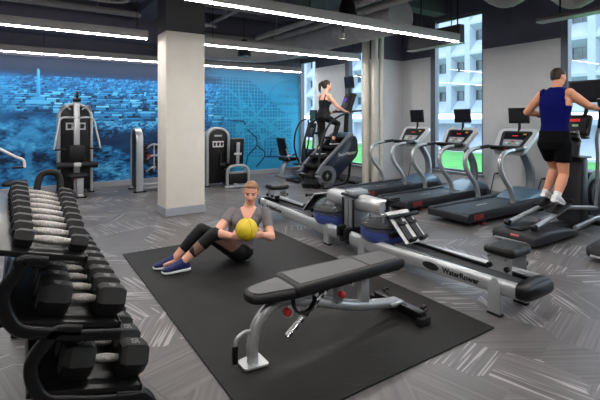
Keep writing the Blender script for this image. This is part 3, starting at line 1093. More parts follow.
# ============================================================ WATER ROWERS
def rower():
    t = thing('rowing_machine', '', 'rowing machine', (0, 0, 0))
    LR, LF = -0.95, 0.93         # rear and front ends
    half = 0.158
    ZB = 0.285
    for sgn in (1, -1):
        y = sgn * half
        rings = []
        for x, hz, hy in ((LR + 0.05, 0.060, 0.036), (-0.4, 0.062, 0.036), (0.15, 0.064, 0.037), (0.5, 0.070, 0.038), (0.8, 0.074, 0.039), (LF - 0.02, 0.074, 0.039)):
            rings.append(((x, y, ZB - (0.05 if x > 0.4 else 0.05 * (x + 1.0) / 1.4)), (0, hy, 0), (0, 0, hz)))
        bmn = MB().loft(rings, 26, 2.15).build('side_beam', silver, t, 50)
        text_obj('lettering', 'WaterRower', 0.062, black_print, bmn, (-0.45, y + sgn * 0.0368, 0.262), (-sgn, 0, 0.0 + sgn * 0.02), (0, 0, 1), 0.0012, 0, 1.0, 'CENTER', 0.0022)
        mbl = MB()
        pts = [(math.cos(a) * 0.085, math.sin(a) * 0.032) for a in [2 * PI * k / 24 for k in range(24)]]
        xx = -0.44 + 0.36 * (1 if sgn > 0 else -1)
        xx = -0.16 if sgn > 0 else -0.74
        mbl.prism([(xx + u, 0.257 + v) for u, v in pts], 'y', y + sgn * 0.033, y + sgn * 0.0378)
        e_ = mbl.build('emblem', black_print, bmn)
        mw = MB()
        for k in range(3):
            mw.tube([(xx - 0.06 + 0.12 * q / 6, y + sgn * 0.0384, 0.245 + 0.012 * k + 0.006 * math.sin(q * 1.6 + k)) for q in range(7)], 0.0016, 5)
        mw.build('emblem_waves', silver, e_)
        for x in (-0.76, 0.70):
            zt = 0.262 if x < 0 else 0.225
            lg = MB().prism([(x - 0.05, 0.018), (x + 0.05, 0.018), (x + 0.05, zt - 0.03), (x, zt + 0.02), (x - 0.05, zt - 0.03)], 'y', y - sgn * 0.005, y + sgn * 0.043, bev=0.006).build('leg', silver, t)
            MB().box((x, y + sgn * 0.019, 0.009), (0.108, 0.05, 0.018), bev=0.005).build('rubber_foot', rubber, lg)
        MB().box((-0.26, y - sgn * 0.05, 0.30), (1.25, 0.035, 0.03), bev=0.006).build('seat_rail', black_steel, t)
        MB().box((-0.28, y - sgn * 0.037, 0.265), (1.2, 0.012, 0.10)).build('rail_web', silver_dark, t)
    # rear cap and front joint
    c_ = MB()
    c_.loft([((LR + 0.06, 0, ZB), (0, 0.19, 0), (0, 0, 0.060)), ((LR + 0.035, 0, ZB), (0, 0.193, 0), (0, 0, 0.066)), ((LR - 0.02, 0, ZB - .002), (0, 0.185, 0), (0, 0, 0.060)), ((LR - 0.04, 0, ZB - .003), (0, 0.168, 0), (0, 0, 0.042))], 40, 4)
    c_.build('rear_cap', black, t, 50)
    f_ = MB().box((LF + 0.005, 0, 0.215), (0.07, 0.43, 0.12), bev=0.02)
    f_.build('front_crossbar', black, t)
    for y in (-0.16, 0.16):
        MB().cyl((LF + 0.045, y - 0.02, 0.19), (LF + 0.045, y + 0.02, 0.19), 0.035, 18).build('transport_wheel', rubber, t)
    shift0 = len(t.children)
    # tank
    prof = [(0.05, 0.245), (0.16, 0.25), (0.215, 0.285), (0.24, 0.35), (0.24, 0.42), (0.225, 0.485), (0.185, 0.535), (0.11, 0.565), (0.02, 0.572)]
    tk = MB().lathe(prof, (0.60, 0, 0), n=40).build('water_tank', tank_mat, t, 60)
    wp = [(0.05, 0.249), (0.156, 0.254), (0.210, 0.288), (0.2345, 0.35), (0.2355, 0.385), (0.02, 0.387)]
    MB().lathe(wp, (0.60, 0, 0), n=40).build('water', water, tk, 60)
    MB().lathe([(0.2405, 0.432), (0.245, 0.436), (0.245, 0.444), (0.2405, 0.448), (0.236, 0.448), (0.236, 0.432)], (0.60, 0, 0), n=40).build('tank_seam', graphite, tk, 60)
    MB().cyl((0.60, 0, 0.26), (0.60, 0, 0.56), 0.012, 10).box((0.60, 0, 0.34), (0.34, 0.012, 0.05)).build('paddle', silver_dark, tk)
    # tank cover arm (half round) and front post
    rr = []
    for x, w, h in ((0.55, 0.078, 0.07), (0.575, 0.09, 0.082), (0.90, 0.098, 0.09), (0.925, 0.094, 0.085)):
        rr.append(((x, 0, 0.535), (0, w, 0), (0, 0, h)))
    cv = MB().loft(rr, 26, 2.6).build('drive_cover', silver, t, 50)
    MB().box((0.553, -0.03, 0.53), (0.03, 0.05, 0.075), bev=0.006).build('cover_window', black, cv)
    MB().box((0.96, 0, 0.435), (0.075, 0.24, 0.46), bev=0.02).build('front_post', silver_dark, t)
    MB().box((0.96, 0, 0.672), (0.11, 0.27, 0.035), bev=0.014).build('post_cap', graphite, t)
    for s_ in (-1, 1):
        MB().box((0.93, s_ * 0.122, 0.46), (0.03, 0.012, 0.36), bev=0.004).build('post_rail', black, t)
    # monitor
    m_ = MB().box((0.42, 0.03, 0.625), (0.05, 0.15, 0.085), Matrix.Rotation(-0.5, 4, 'Y'), bev=0.012).build('monitor', black, t)
    MB().box((0.393, 0.03, 0.64), (0.006, 0.12, 0.06), Matrix.Rotation(-0.5, 4, 'Y')).build('monitor_screen', screen, m_)
    # foot board
    R = Matrix.Rotation(-0.76, 4, 'Y')
    bd, bn_ = R @ Vector((1, 0, 0)), R @ Vector((0, 0, 1))
    bc = Vector((0.265, 0, 0.415))
    fb = MB().box(bc, (0.36, 0.30, 0.014), R, bev=0.006).build('foot_board', plastic_white, t)
    MB().box(bc - bn_ * 0.012, (0.34, 0.28, 0.012), R, bev=0.004).build('board_back', black, fb)
    MB().cyl(bc + bd * 0.13 + bn_ * 0.006, bc + bd * 0.13 + bn_ * 0.011, 0.013, 16).build('board_slot', black, fb)
    for y in (-0.072, 0.072):
        e_ = Vector((0, y, 0))
        fr = MB().box(bc + e_ + bn_ * 0.016 - bd * 0.035, (0.27, 0.082, 0.018), R, bev=0.007).build('foot_rest', graphite, t)
        MB().box(bc + e_ + bn_ * 0.034 + bd * 0.02, (0.034, 0.104, 0.02), R, bev=0.007).build('strap', black, fr)
        MB().box(bc + e_ + bn_ * 0.04 - bd * 0.165, (0.03, 0.085, 0.06), R, bev=0.01).build('heel_cup', black, fr)
    MB().box((0.33, 0, 0.33), (0.05, 0.31, 0.05), bev=0.008).build('board_crossbar', black_steel, t)
    # handle
    hd = MB().tube([(0.33, -0.21, 0.575), (0.33, 0.21, 0.575)], 0.019, 14).build('pull_handle', black, t)
    MB().cyl((0.33, -0.2, 0.575), (0.33, -0.11, 0.575), 0.0205, 14).build('grip', graphite, hd)
    MB().cyl((0.33, 0.11, 0.575), (0.33, 0.2, 0.575), 0.0205, 14).build('grip', graphite, hd)
    MB().box((0.45, 0, 0.575), (0.24, 0.03, 0.006)).build('drive_strap', black, hd)
    # seat
    sx = -0.73
    out = round_poly([(sx - 0.125, -0.15), (sx + 0.125, -0.15), (sx + 0.125, 0.15), (sx - 0.125, 0.15)], 0.06)
    mb = MB()
    rounded_pad(mb, out, 0.49, 0.545)
    for v in mb.bm.verts:
        if v.co.z > 0.52:
            v.co.z += 0.012 * math.cos((v.co.y) / 0.15 * PI) * -1 + 0.01 * max(0, (sx - v.co.x) / 0.12)
    st = mb.build('seat', vinyl, t, 60)
    for y in (-0.10, 0.10):
        MB().box((sx, y, 0.43), (0.19, 0.008, 0.135), bev=0.003).build('seat_bracket', silver, t)
    for x in (-0.07, 0.07):
        for y in (-0.125, 0.125):
            MB().cyl((sx + x, y - 0.012, 0.402), (sx + x, y + 0.012, 0.402), 0.02, 16).build('seat_wheel', black, t)
    MB().cyl((sx - 0.07, -0.12, 0.402), (sx - 0.07, 0.12, 0.402), 0.008, 10).build('axle', silver_dark, t)
    MB().cyl((sx + 0.07, -0.12, 0.402), (sx + 0.07, 0.12, 0.402), 0.008, 10).build('axle', silver_dark, t)
    for ch in list(t.children)[shift0:]:
        ch.data.transform(Matrix.Translation((-0.02, 0, -0.062)))
        for q in ch.children:
            q.data.transform(Matrix.Translation((-0.02, 0, -0.062)))
    return t
r1 = rower()
r1.location = (3.12, 2.58, 0)
r1.rotation_euler = (0, 0, PI / 2)
tag(r1, 'silver rowing machine with seat towards the viewer, nearest the weight bench', 'rowing machine', 'silver water rowing machines')
r2 = copy_tree(r1)
r2.location = (3.14, 4.60, 0)
r2.rotation_euler = (0, 0, -PI / 2)
tag(r2, 'silver rowing machine behind the seated person, its tank facing the nearer rower', 'rowing machine', 'silver water rowing machines')

# ============================================================ DUMBBELLS AND RACK
RTILT = math.radians(15)
TIERS = [(0.03, 0.935, 0.215), (0.15, 0.63, 0.225), (0.24, 0.325, 0.225)]
DOFF = (0.075, 0.065, 0.065)
Y0R, Y1R = 1.965, 3.42
def rack():
    t = thing('dumbbell_rack', 'black three-tier dumbbell rack at the left edge', 'dumbbell rack', (0, 0, 0))
    yc, L_ = (Y0R + Y1R) / 2, Y1R - Y0R
    R = Matrix.Rotation(RTILT, 4, 'Y')
    for (x, z, h) in TIERS:
        mb = MB().box((x, yc, z - 0.012), (2 * h, L_, 0.024), R, bev=0.005)
        sh = mb.build('shelf', black_steel, t)
        n = Vector((math.sin(RTILT), 0, math.cos(RTILT)))
        d = Vector((math.cos(RTILT), 0, -math.sin(RTILT)))
        c = Vector((x, yc, z))
        MB().box(c + d * (h - 0.006) - n * 0.022, (0.012, L_, 0.05), R, bev=0.003).build('front_lip', black_steel, sh)
        MB().box(c - d * (h - 0.006) + n * 0.004, (0.012, L_, 0.05), R, bev=0.003).build('rear_lip', black_steel, sh)
    for k, y in enumerate((Y0R + 0.02, Y1R - 0.02)):
        for (x, z, h), (xu, zu, hu) in ((TIERS[1], TIERS[0]), (TIERS[2], TIERS[1])):
            tt = math.tan(RTILT)
            fx, fz = x + h * 0.95, z - 0.05 - h * 0.95 * tt
            path = [(xu + 0.06, y, zu - 0.036 - 0.06 * tt), (xu - 0.02, y, zu - 0.036 + 0.02 * tt), (x - 0.15, y, (z + zu) / 2 + 0.085), (x - 0.205, y, (z + zu) / 2 - 0.005),
                    (x - 0.165, y, z + 0.02), (x - 0.06, y, z - 0.03), (x + 0.05, y, z - 0.055 - .05 * tt), (fx, y, fz)]
            MB().tube(path, 0.03, rect=(0.05, 0.06), up=(0, 1, 0), smooth=7).build('end_frame', black_steel, t, 50)
        x, z, h = TIERS[2]
        MB().tube([(x + 0.1, y, z - 0.08), (x + 0.22, y, 0.20), (x + 0.265, y, 0.10), (x + 0.27, y, 0.0)], 0.03, rect=(0.07, 0.05), up=(0, 1, 0), smooth=6).build('front_foot', black_steel, t, 50)
        MB().tube([(x - 0.12, y, z - 0.03), (x - 0.22, y, 0.12), (x - 0.26, y, 0.0)], 0.03, rect=(0.07, 0.05), up=(0, 1, 0), smooth=6).build('rear_foot', black_steel, t, 50)
    g = MB().tube([(0.10, Y1R - 0.04, 0.90), (0.10, Y1R - 0.0, 1.0), (0.13, Y1R + 0.02, 1.07), (0.20, Y1R + 0.03, 1.075), (0.235, Y1R + 0.03, 1.03), (0.235, Y1R, 0.95), (0.235, Y1R - 0.04, 0.875)], 0.022, 12, smooth=6)
    g.build('end_grip', rubber, t, 60)
rack()

def hexhead(mb, x0, x1, R_, out):
    """rubber hexagonal head along x, chamfered towards 'out' (+1/-1), flat side down"""
    L_ = x1 - x0
    stations = [(x0, 0.80), (x0 + L_ * 0.14, 0.97), (x0 + L_ * 0.2, 1.0), (x0 + L_ * 0.72, 1.0), (x0 + L_ * 0.80, 0.97), (x1, 0.74)]
    if out < 0:
        stations = [(x0, 0.74), (x0 + L_ * 0.2, 0.97), (x0 + L_ * 0.28, 1.0), (x0 + L_ * 0.8, 1.0), (x0 + L_ * 0.86, 0.97), (x1, 0.80)]
    rings = []
    for x, k in stations:
        rings.append([mb.bm.verts.new((x, math.cos(a) * R_ * k, math.sin(a) * R_ * k)) for a in [PI / 3 * q for q in range(6)]])
    for i in range(len(rings) - 1):
        for j in range(6):
            j2 = (j + 1) % 6
            mb.bm.faces.new((rings[i][j], rings[i][j2], rings[i + 1][j2], rings[i + 1][j]))
    mb.bm.faces.new(list(reversed(rings[0])))
    mb.bm.faces.new(rings[-1])
def dumbbell(L_, R_, number=None):
    t = thing('dumbbell', '', 'dumbbell', (0, 0, 0))
    hl = L_ * (0.35 if number else 0.25)
    for s in (-1, 1):
        mb = MB()
        a, b = (L_ / 2 - hl, L_ / 2) if s > 0 else (-L_ / 2, -L_ / 2 + hl)
        hexhead(mb, a, b, R_, s)
        hd = mb.build('head', rubber, t, 20)
        if number:
            text_obj('numeral', number, R_ * 0.62, grey_print, hd, ((a + b) / 2, 0, R_ * 0.867 + 0.0006), (0, 1, 0) if s < 0 else (0, 1, 0), (-1, 0, 0), 0.0006, 0, 1, 'CENTER', 0.0008)
    q = L_ / 2 - hl
    rg = 0.016
    MB().tube([(-q - 0.01, 0, 0), (-q * 0.8, 0, 0), (-q * 0.45, 0, 0), (0, 0, 0), (q * 0.45, 0, 0), (q * 0.8, 0, 0), (q + 0.01, 0, 0)], rg, 14, radii=[rg * .92, rg * .95, rg * 1.12, rg * 1.2, rg * 1.12, rg * .95, rg * .92]).build('handle', knurl, t, 60, label='knurled steel handle')
    cm = MB()
    for s in (-1, 1):
        cm.cyl((s * q * 0.86, 0, 0), (s * q * 0.86 + 0.006, 0, 0), rg * 1.15, 14)
    return t

ordn = ['first', 'second', 'third', 'fourth', 'fifth', 'sixth', 'seventh', 'eighth', 'ninth']
tiername = ['top', 'middle', 'bottom']
sizes = [
    [(0.275 + 0.010 * i, 0.038 + 0.0033 * i) for i in range(9)],
    [(0.345 - 0.003 * i, 0.070 - 0.0004 * i) for i in range(9)],
    [(0.36 - 0.003 * i, 0.081 - 0.0006 * i) for i in range(7)],
]
nums = {1: '40', 2: '50'}
for ti, (x, z, h) in enumerate(TIERS):
    y = Y0R + (0.085, 0.105, 0.115)[ti]
    proto = None
    n = len(sizes[ti])
    for i, (L_, R_) in enumerate(sizes[ti]):
        if ti == 0 or proto is None:
            d = dumbbell(L_, R_, nums.get(ti))
            proto = d
            sc = 1.0
        else:
            d = copy_tree(proto)
            sc = R_ / sizes[ti][0][1]
            d.scale = (sc, sc, sc)
        off = R_ * 0.866 + 0.001
        k_ = DOFF[ti]
        d.location = (x + k_ * math.cos(RTILT) + math.sin(RTILT) * off, y, z - k_ * math.sin(RTILT) + math.cos(RTILT) * off)
        d.rotation_euler = (0, RTILT, 0)
        if i == 0:
            w = {0: 'small black hex dumbbell nearest the viewer on the top tier of the rack', 1: 'heavy black hex dumbbell nearest the viewer on the middle tier of the rack', 2: 'heavy black hex dumbbell nearest the viewer on the bottom tier of the rack'}[ti]
        elif i == n - 1:
            w = 'black hex dumbbell farthest from the viewer on the %s tier of the rack' % tiername[ti]
        else:
            w = '%s black hex dumbbell from the near end of the %s rack tier' % (ordn[i], tiername[ti])
        tag(d, w, 'dumbbell', 'black hex dumbbells on the %s tier' % tiername[ti])
        nxt = sizes[ti][i + 1][1] if i + 1 < n else R_
        y += (R_ + nxt) * 0.5 * 2 * 1.02 + (0.058 - 0.005 * i if ti == 0 else 0.004)
# ============================================================ TREADMILLS
def tv(mb_parent, c, w, h, label=None, tilt=0.0, name='television'):
    R = Matrix.Rotation(tilt, 4, 'Y')
    o = MB().box(c, (0.035, w, h), R, bev=0.006).build(name, black, mb_parent)
    MB().box(Vector(c) + R @ Vector((-0.0185, 0, 0.012)), (0.003, w * 0.88, h * 0.78), R).build('screen', screen, o)
    b_ = MB()
    for k in (-2, -1, 0, 1):
        b_.cyl(Vector(c) + R @ Vector((-0.017, -w * 0.30 + k * 0.018, -h * 0.44)), Vector(c) + R @ Vector((-0.021, -w * 0.30 + k * 0.018, -h * 0.44)), 0.004, 8)
    b_.build('button_row', silver_dark, o)
    return o
def treadmill():
    t = thing('treadmill', '', 'treadmill', (0, 0, 0))
    W = 0.33
    # deck
    MB().box((-0.19, 0, 0.115), (1.86, 2 * W - 0.16, 0.09), bev=0.01).build('deck', black, t)
    mb = MB().prism([(-1.08, 0.155), (0.62, 0.155), (0.62, 0.172), (-1.08, 0.172)], 'y', -0.225, 0.225, bev=0.006)
    mb.build('running_belt', belt_mat, t)
    for s_ in (-1, 1):
        y = s_ * (W - 0.045)
        sr = MB().prism([(-1.10, 0.06), (0.70, 0.06), (0.95, 0.07), (0.95, 0.20), (0.72, 0.205), (-1.08, 0.185), (-1.12, 0.15)], 'y', y - 0.05, y + 0.05, bev=0.01)
        sr.build('side_rail', graphite, t)
        MB().box((-0.75, y, 0.025), (0.1, 0.07, 0.05), bev=0.01).cyl((-0.75, y, 0.03), (-0.75, y, 0.06), 0.045, 16).build('foot', black, t)
        MB().cyl((-0.75, y, 0.016), (-0.75, y, 0.028), 0.052, 18).build('foot_ring', red, t, label='red foot ring')
        MB().box((0.8, y, 0.03), (0.1, 0.07, 0.06), bev=0.01).build('foot', black, t)
        # curved upright
        path = [(0.03, y, 0.19), (0.025, y, 0.27), (-0.05, y, 0.42), (-0.22, y, 0.60), (-0.30, y, 0.74), (-0.285, y, 0.87), (-0.17, y, 0.955), (0.05, y, 0.985), (0.38, y * 0.96, 1.01)]
        up = MB().tube(path, 0.033, 14, smooth=6, radii=[.035, .035, .036, .036, .035, .033, .031, .029, .027]).build('upright', silver, t, 60)
        MB().tube([(-0.16, y, 0.958), (0.05, y, 0.985), (0.30, y * 0.97, 1.004)], 0.029, 14, smooth=5).build('grip', graphite, up, 60)
        MB().box((0.03, y, 0.195), (0.11, 0.085, 0.02), bev=0.008).build('upright_foot', graphite, t)
    rc = MB().box((-1.09, 0, 0.115), (0.07, 2 * W, 0.10), bev=0.02).build('rear_cap', graphite, t)
    pl = MB().box((-0.88, -W - 0.0055, 0.125), (0.20, 0.003, 0.062)).build('badge', red_print, t, 0, label='red maker plate on the side rail')
    MB().box((-0.88, -W - 0.0075, 0.125), (0.185, 0.003, 0.050)).build('badge_field', mat('badge_dark', lin(70, 30, 32), 0.5), pl, 0)
    text_obj('lettering', 'STAR TRAC', 0.036, red_print, pl, (-0.88, -W - 0.0095, 0.125), (1, 0, 0), (0, 0, 1), 0.0008, 0.15)
    # belt print
    text_obj('lettering', 'STAR TRAC', 0.05, white_print, t.children[1], (-0.3, 0.0, 0.1735), (1, 0, 0), (0, 1, 0), 0.0003, 0.2)
    # motor hood
    rings = []
    for x, z, h_, w in ((0.42, 0.165, 0.02, 0.235), (0.55, 0.175, 0.055, 0.255), (0.72, 0.18, 0.115, 0.285), (0.9, 0.18, 0.145, 0.30), (1.03, 0.17, 0.13, 0.30), (1.1, 0.13, 0.07, 0.29)):
        rings.append(((x, 0, z), (0, w, 0), (0, 0, h_)))
    MB().loft(rings, 28, 3.2).build('motor_hood', teal_hood, t, 50)
    # mast
    path = [(1.04, 0, 0.26), (1.06, 0, 0.42), (1.02, 0, 0.62), (0.90, 0, 0.80), (0.72, 0, 0.97), (0.60, 0, 1.04)]
    MB().tube(path, 0.06, rect=(0.075, 0.13), up=(0, 1, 0), smooth=6).build('mast', silver_dark, t, 60)
    # console
    a = math.atan2(0.345, 0.34)
    R = Matrix.Rotation(PI - a - PI / 2 - PI / 2 + PI / 2 - (PI / 2 - a) * 0, 4, 'Y')
    ux = Vector((math.cos(a), 0, math.sin(a)))
    nz = Vector((-math.sin(a), 0, math.cos(a)))
    c0 = Vector((0.56, 0, 1.10))
    def cpt(u, v, n_):
        return c0 + ux * u + Vector((0, v, 0)) + nz * n_
    def cpanel(out, n0, n1):
        mb = MB()
        n = len(out)
        A = [mb.bm.verts.new(cpt(u, v, n0)) for u, v in out]
        B = [mb.bm.verts.new(cpt(u, v, n1)) for u, v in out]
        mb.bm.faces.new(A)
        mb.bm.faces.new(list(reversed(B)))
        for i in range(n):
            j = (i + 1) % n
            mb.bm.faces.new((A[j], A[i], B[i], B[j]))
        return mb
    o1 = round_poly([(-0.27, -0.25), (0.25, -0.33), (0.25, 0.33), (-0.27, 0.25)], [0.07, 0.1, 0.1, 0.07])
    cs = cpanel(o1, -0.045, 0.012).build('console', console_paint, t, 30)
    o2 = round_poly([(-0.17, -0.185), (0.19, -0.26), (0.19, 0.26), (-0.17, 0.185)], [0.05, 0.07, 0.07, 0.05])
    cpanel(o2, 0.011, 0.016).build('console_face', graphite, cs, 30)
    cpanel(round_poly([(-0.13, -0.135), (0.0, -0.165), (0.0, 0.165), (-0.13, 0.135)], 0.03), 0.016, 0.019).build('keypad', mat('pale_keypad', lin(150, 156, 162), 0.4), cs, 30)
    cpanel(round_poly([(0.02, -0.17), (0.15, -0.20), (0.15, 0.20), (0.02, 0.17)], 0.03), 0.016, 0.019).build('display', screen, cs, 30)
    cpanel([(0.075, -0.04), (0.095, -0.04), (0.095, 0.05), (0.075, 0.05)], 0.019, 0.0205).build('led_readout', mat('red_led', lin(190, 30, 30), 0.4, emit=(1, .05, .05, 1), estr=0.12), cs, 0)
    for k, (u, v, mm) in enumerate([(-0.07, 0.09, white_print), (-0.07, -0.09, white_print), (-0.04, 0.0, red), (-0.09, 0.03, mat('green_key', lin(70, 150, 80), 0.4)), (0.12, -0.14, mat('amber_key', lin(200, 150, 60), 0.4))]):
        cpanel([(u - .015, v - .025), (u + .015, v - .025), (u + .015, v + .025), (u - .015, v + .025)], 0.018, 0.0215).build('key', mm, cs, 0)
    # front tray with stop button
    tr = MB().box((0.36, 0, 0.985), (0.16, 0.50, 0.055), bev=0.02).build('tray', black, t)
    MB().tube([(0.30, -0.27, 1.0), (0.27, -0.15, 1.01), (0.26, 0.15, 1.01), (0.30, 0.27, 1.0)], 0.016, 10, smooth=5).build('front_bar', graphite, t, 60)
    MB().cyl((0.275, -0.02, 0.985), (0.262, -0.02, 0.985), 0.022, 16).build('stop_button', red, tr, label='red stop button')
    # television on a stalk
    MB().tube([(0.66, 0, 1.14), (0.72, 0, 1.28), (0.72, 0, 1.42)], 0.022, 10).build('television_stalk', black, t)
    tv(t, (0.705, 0, 1.50), 0.335, 0.255, tilt=-0.12)
    return t
tm = treadmill()
tm.location = (6.04, 3.76, 0)
tag(tm, 'grey treadmill next to the runner, nearest the viewer of the three', 'treadmill', 'treadmills facing the windows')
for y, w in ((4.81, 'grey treadmill in front of the tall window, between the other two'), (5.87, 'grey treadmill beside the cream pipes, farthest of the three')):
    c = copy_tree(tm)
    c.location = (6.04, y, 0)
    tag(c, w, 'treadmill', 'treadmills facing the windows')

def wall_cord(y, label):
    t = thing('power_cord', label, 'power cord', (XB, y, 0.0), 0, 'power cords on the window wall')
    MB().box((-0.006, 0, 0.43), (0.012, 0.075, 0.12), bev=0.003).build('outlet_plate', plastic_white, t)
    MB().box((-0.03, 0, 0.45), (0.04, 0.03, 0.03), bev=0.006).build('plug', black, t)
    MB().tube([(-0.05, 0, 0.45), (-0.07, 0.03, 0.44), (-0.05, 0.08, 0.3), (-0.035, 0.13, 0.12), (-0.03, 0.16, 0.01)], 0.008, 8, smooth=6).build('cord', black, t, 60)
wall_cord(4.45, 'black power cord on the wall between the two nearest treadmills')
wall_cord(3.62, 'black power cord on the wall behind the nearest treadmill')
wall_cord(6.45, 'black power cord on the wall behind the farthest treadmill')

# ============================================================ ELLIPTICALS
def elliptical():
    t = thing('elliptical_trainer', '', 'elliptical trainer', (0, 0, 0))
    b_ = MB()
    rings = []
    for x, z, h_, w in ((0.0, 0.085, 0.045, 0.245), (0.03, 0.095, 0.068, 0.27), (0.30, 0.105, 0.078, 0.28), (0.62, 0.095, 0.068, 0.275), (0.95, 0.065, 0.040, 0.25), (1.06, 0.045, 0.022, 0.23)):
        rings.append(((x, 0, z), (0, w, 0), (0, 0, h_)))
    bs = b_.loft(rings, 36, 5).build('rear_base', graphite, t, 50)
    MB().box((-0.005, 0.03, 0.06), (0.02, 0.38, 0.022), bev=0.006).build('base_trim', silver, bs)
    MB().box((0.004, -0.02, 0.125), (0.012, 0.10, 0.026)).build('badge', red_print, bs, 0)
    text_obj('lettering', 'STAR TRAC', 0.018, white_print, bs, (-0.0035, -0.02, 0.125), (0, -1, 0), (0, 0, 1), 0.0005, 0.1)
    MB().box((0.30, 0, 0.18), (0.5, 0.14, 0.02), bev=0.008).build('base_inset', black, bs)
    for s_ in (-1, 1):
        y = 0.155 * s_
        fo = 0.29 if s_ > 0 else 0.0       # the two pedals stand at opposite points of the stride
        r_ = MB().cyl((0.20, y, 0.215), (0.92 + fo, y, 0.36), 0.028, 14).build('glide_arm', silver, t)
        MB().cyl((0.16, y - 0.025, 0.215), (0.16, y + 0.025, 0.215), 0.036, 16).build('roller', black, r_)
        MB().cyl((0.20, y, 0.18), (0.20, y, 0.215), 0.012, 8).build('roller_post', silver, r_)
        pd = MB().box((0.74 + fo, y, 0.375), (0.36, 0.14, 0.025), Matrix.Rotation(-0.2, 4, 'Y'), bev=0.01).build('pedal', black, t)
        MB().box((0.93 + fo, y, 0.43), (0.025, 0.14, 0.07), bev=0.008).build('toe_stop', black, pd)
        MB().cyl((0.90 + fo, y, 0.36), (1.52, y * 1.55, 0.30), 0.026, 12).build('link_arm', silver_dark, t)
        # moving handle
        h_ = MB().tube([(1.50, y * 1.55, 0.30), (1.52, 0.245 * s_, 0.62), (1.50, 0.265 * s_, 0.95), (1.42, 0.285 * s_, 1.20), (1.40, 0.32 * s_, 1.34)], 0.021, 12, smooth=6).build('swing_handle', silver_dark, t, 60)
        MB().tube([(1.40, 0.318 * s_, 1.33), (1.39, 0.335 * s_, 1.45), (1.375, 0.34 * s_, 1.60), (1.34, 0.335 * s_, 1.70)], 0.021, 12, smooth=5).build('grip', black, h_, 60)
        MB().tube([(1.40, 0.10 * s_, 1.16), (1.30, 0.15 * s_, 1.17), (1.22, 0.16 * s_, 1.23), (1.20, 0.16 * s_, 1.30)], 0.014, 10, smooth=5).build('fixed_handle', chrome, t, 60)
    MB().box((1.45, 0, 0.07), (0.95, 0.20, 0.08), bev=0.02).build('floor_beam', graphite, t)
    MB().box((1.90, 0, 0.035), (0.12, 0.58, 0.07), bev=0.02).build('front_foot', graphite, t)
    tw = MB().loft([((1.43, 0, 0.10), (0.13, 0, 0), (0, 0.16, 0)), ((1.43, 0, 0.5), (0.11, 0, 0), (0, 0.15, 0)), ((1.45, 0, 0.90), (0.10, 0, 0), (0, 0.15, 0)), ((1.45, 0, 0.93), (0.09, 0, 0), (0, 0.14, 0))], 28, 5)
    tw.build('tower', graphite, t, 50)
    MB().box((1.43, 0, 0.945), (0.30, 0.34, 0.03), bev=0.01).build('tower_cap', black, t)
    fw = MB().cyl((1.78, -0.14, 0.45), (1.78, 0.14, 0.45), 0.31, 40).build('flywheel_shroud', navy_shroud, t, 40)
    for s_ in (-1, 1):
        MB().cyl((1.78, 0.14 * s_, 0.45), (1.78, 0.165 * s_, 0.45), 0.20, 32).build('crank_disc', graphite, fw, 40)
        MB().tube([(1.02, 0.21 * s_, 0.10), (1.3, 0.22 * s_, 0.13), (1.55, 0.24 * s_, 0.16), (1.85, 0.24 * s_, 0.11)], 0.03, 12, smooth=6).build('side_fairing', silver_dark, t, 60)
    MB().tube([(1.46, 0, 0.95), (1.50, 0, 1.12), (1.58, 0, 1.32)], 0.045, rect=(0.07, 0.12), up=(0, 1, 0), smooth=5).build('mast', graphite, t, 50)
    R = Matrix.Rotation(0.42, 4, 'Y')
    cn = MB().box((1.53, 0, 1.36), (0.09, 0.36, 0.30), R, bev=0.035).build('console', black, t)
    MB().box((1.475, 0, 1.375), (0.012, 0.28, 0.2), R, bev=0.004).build('console_face', graphite, cn)
    MB().box((1.48, 0.0, 1.43), (0.012, 0.13, 0.035), R).build('led_readout', mat('red_led', (1, 0, 0, 1)), cn)
    MB().box((1.455, -0.02, 1.36), (0.012, 0.07, 0.03), R).build('lit_key', mat('pale_green_key', lin(150, 190, 150), 0.4), cn)
    text_obj('lettering', 'STAR TRAC', 0.028, white_print, cn, Vector((1.415, 0, 1.275)), (0, -1, 0), (math.sin(.42), 0, math.cos(.42)), 0.001, 0.1)
    MB().box((1.47, 0, 1.21), (0.14, 0.34, 0.05), bev=0.02).build('tray', black, t)
    MB().tube([(1.62, 0, 1.40), (1.80, 0, 1.52), (1.86, 0, 1.68)], 0.026, 10, smooth=4).build('television_stalk', black, t)
    tv(t, (1.85, 0, 1.83), 0.47, 0.31, tilt=-0.05)
    return t
el = elliptical()
el.location = (4.70, 2.69, 0)
tag(el, 'dark grey elliptical trainer carrying the runner in the navy tank top', 'elliptical trainer', 'elliptical trainers at the right')
e2 = copy_tree(el)
e2.location = (4.84, 1.74, 0)
tag(e2, 'dark grey elliptical trainer cut off by the right edge, only its base corner showing', 'elliptical trainer', 'elliptical trainers at the right')

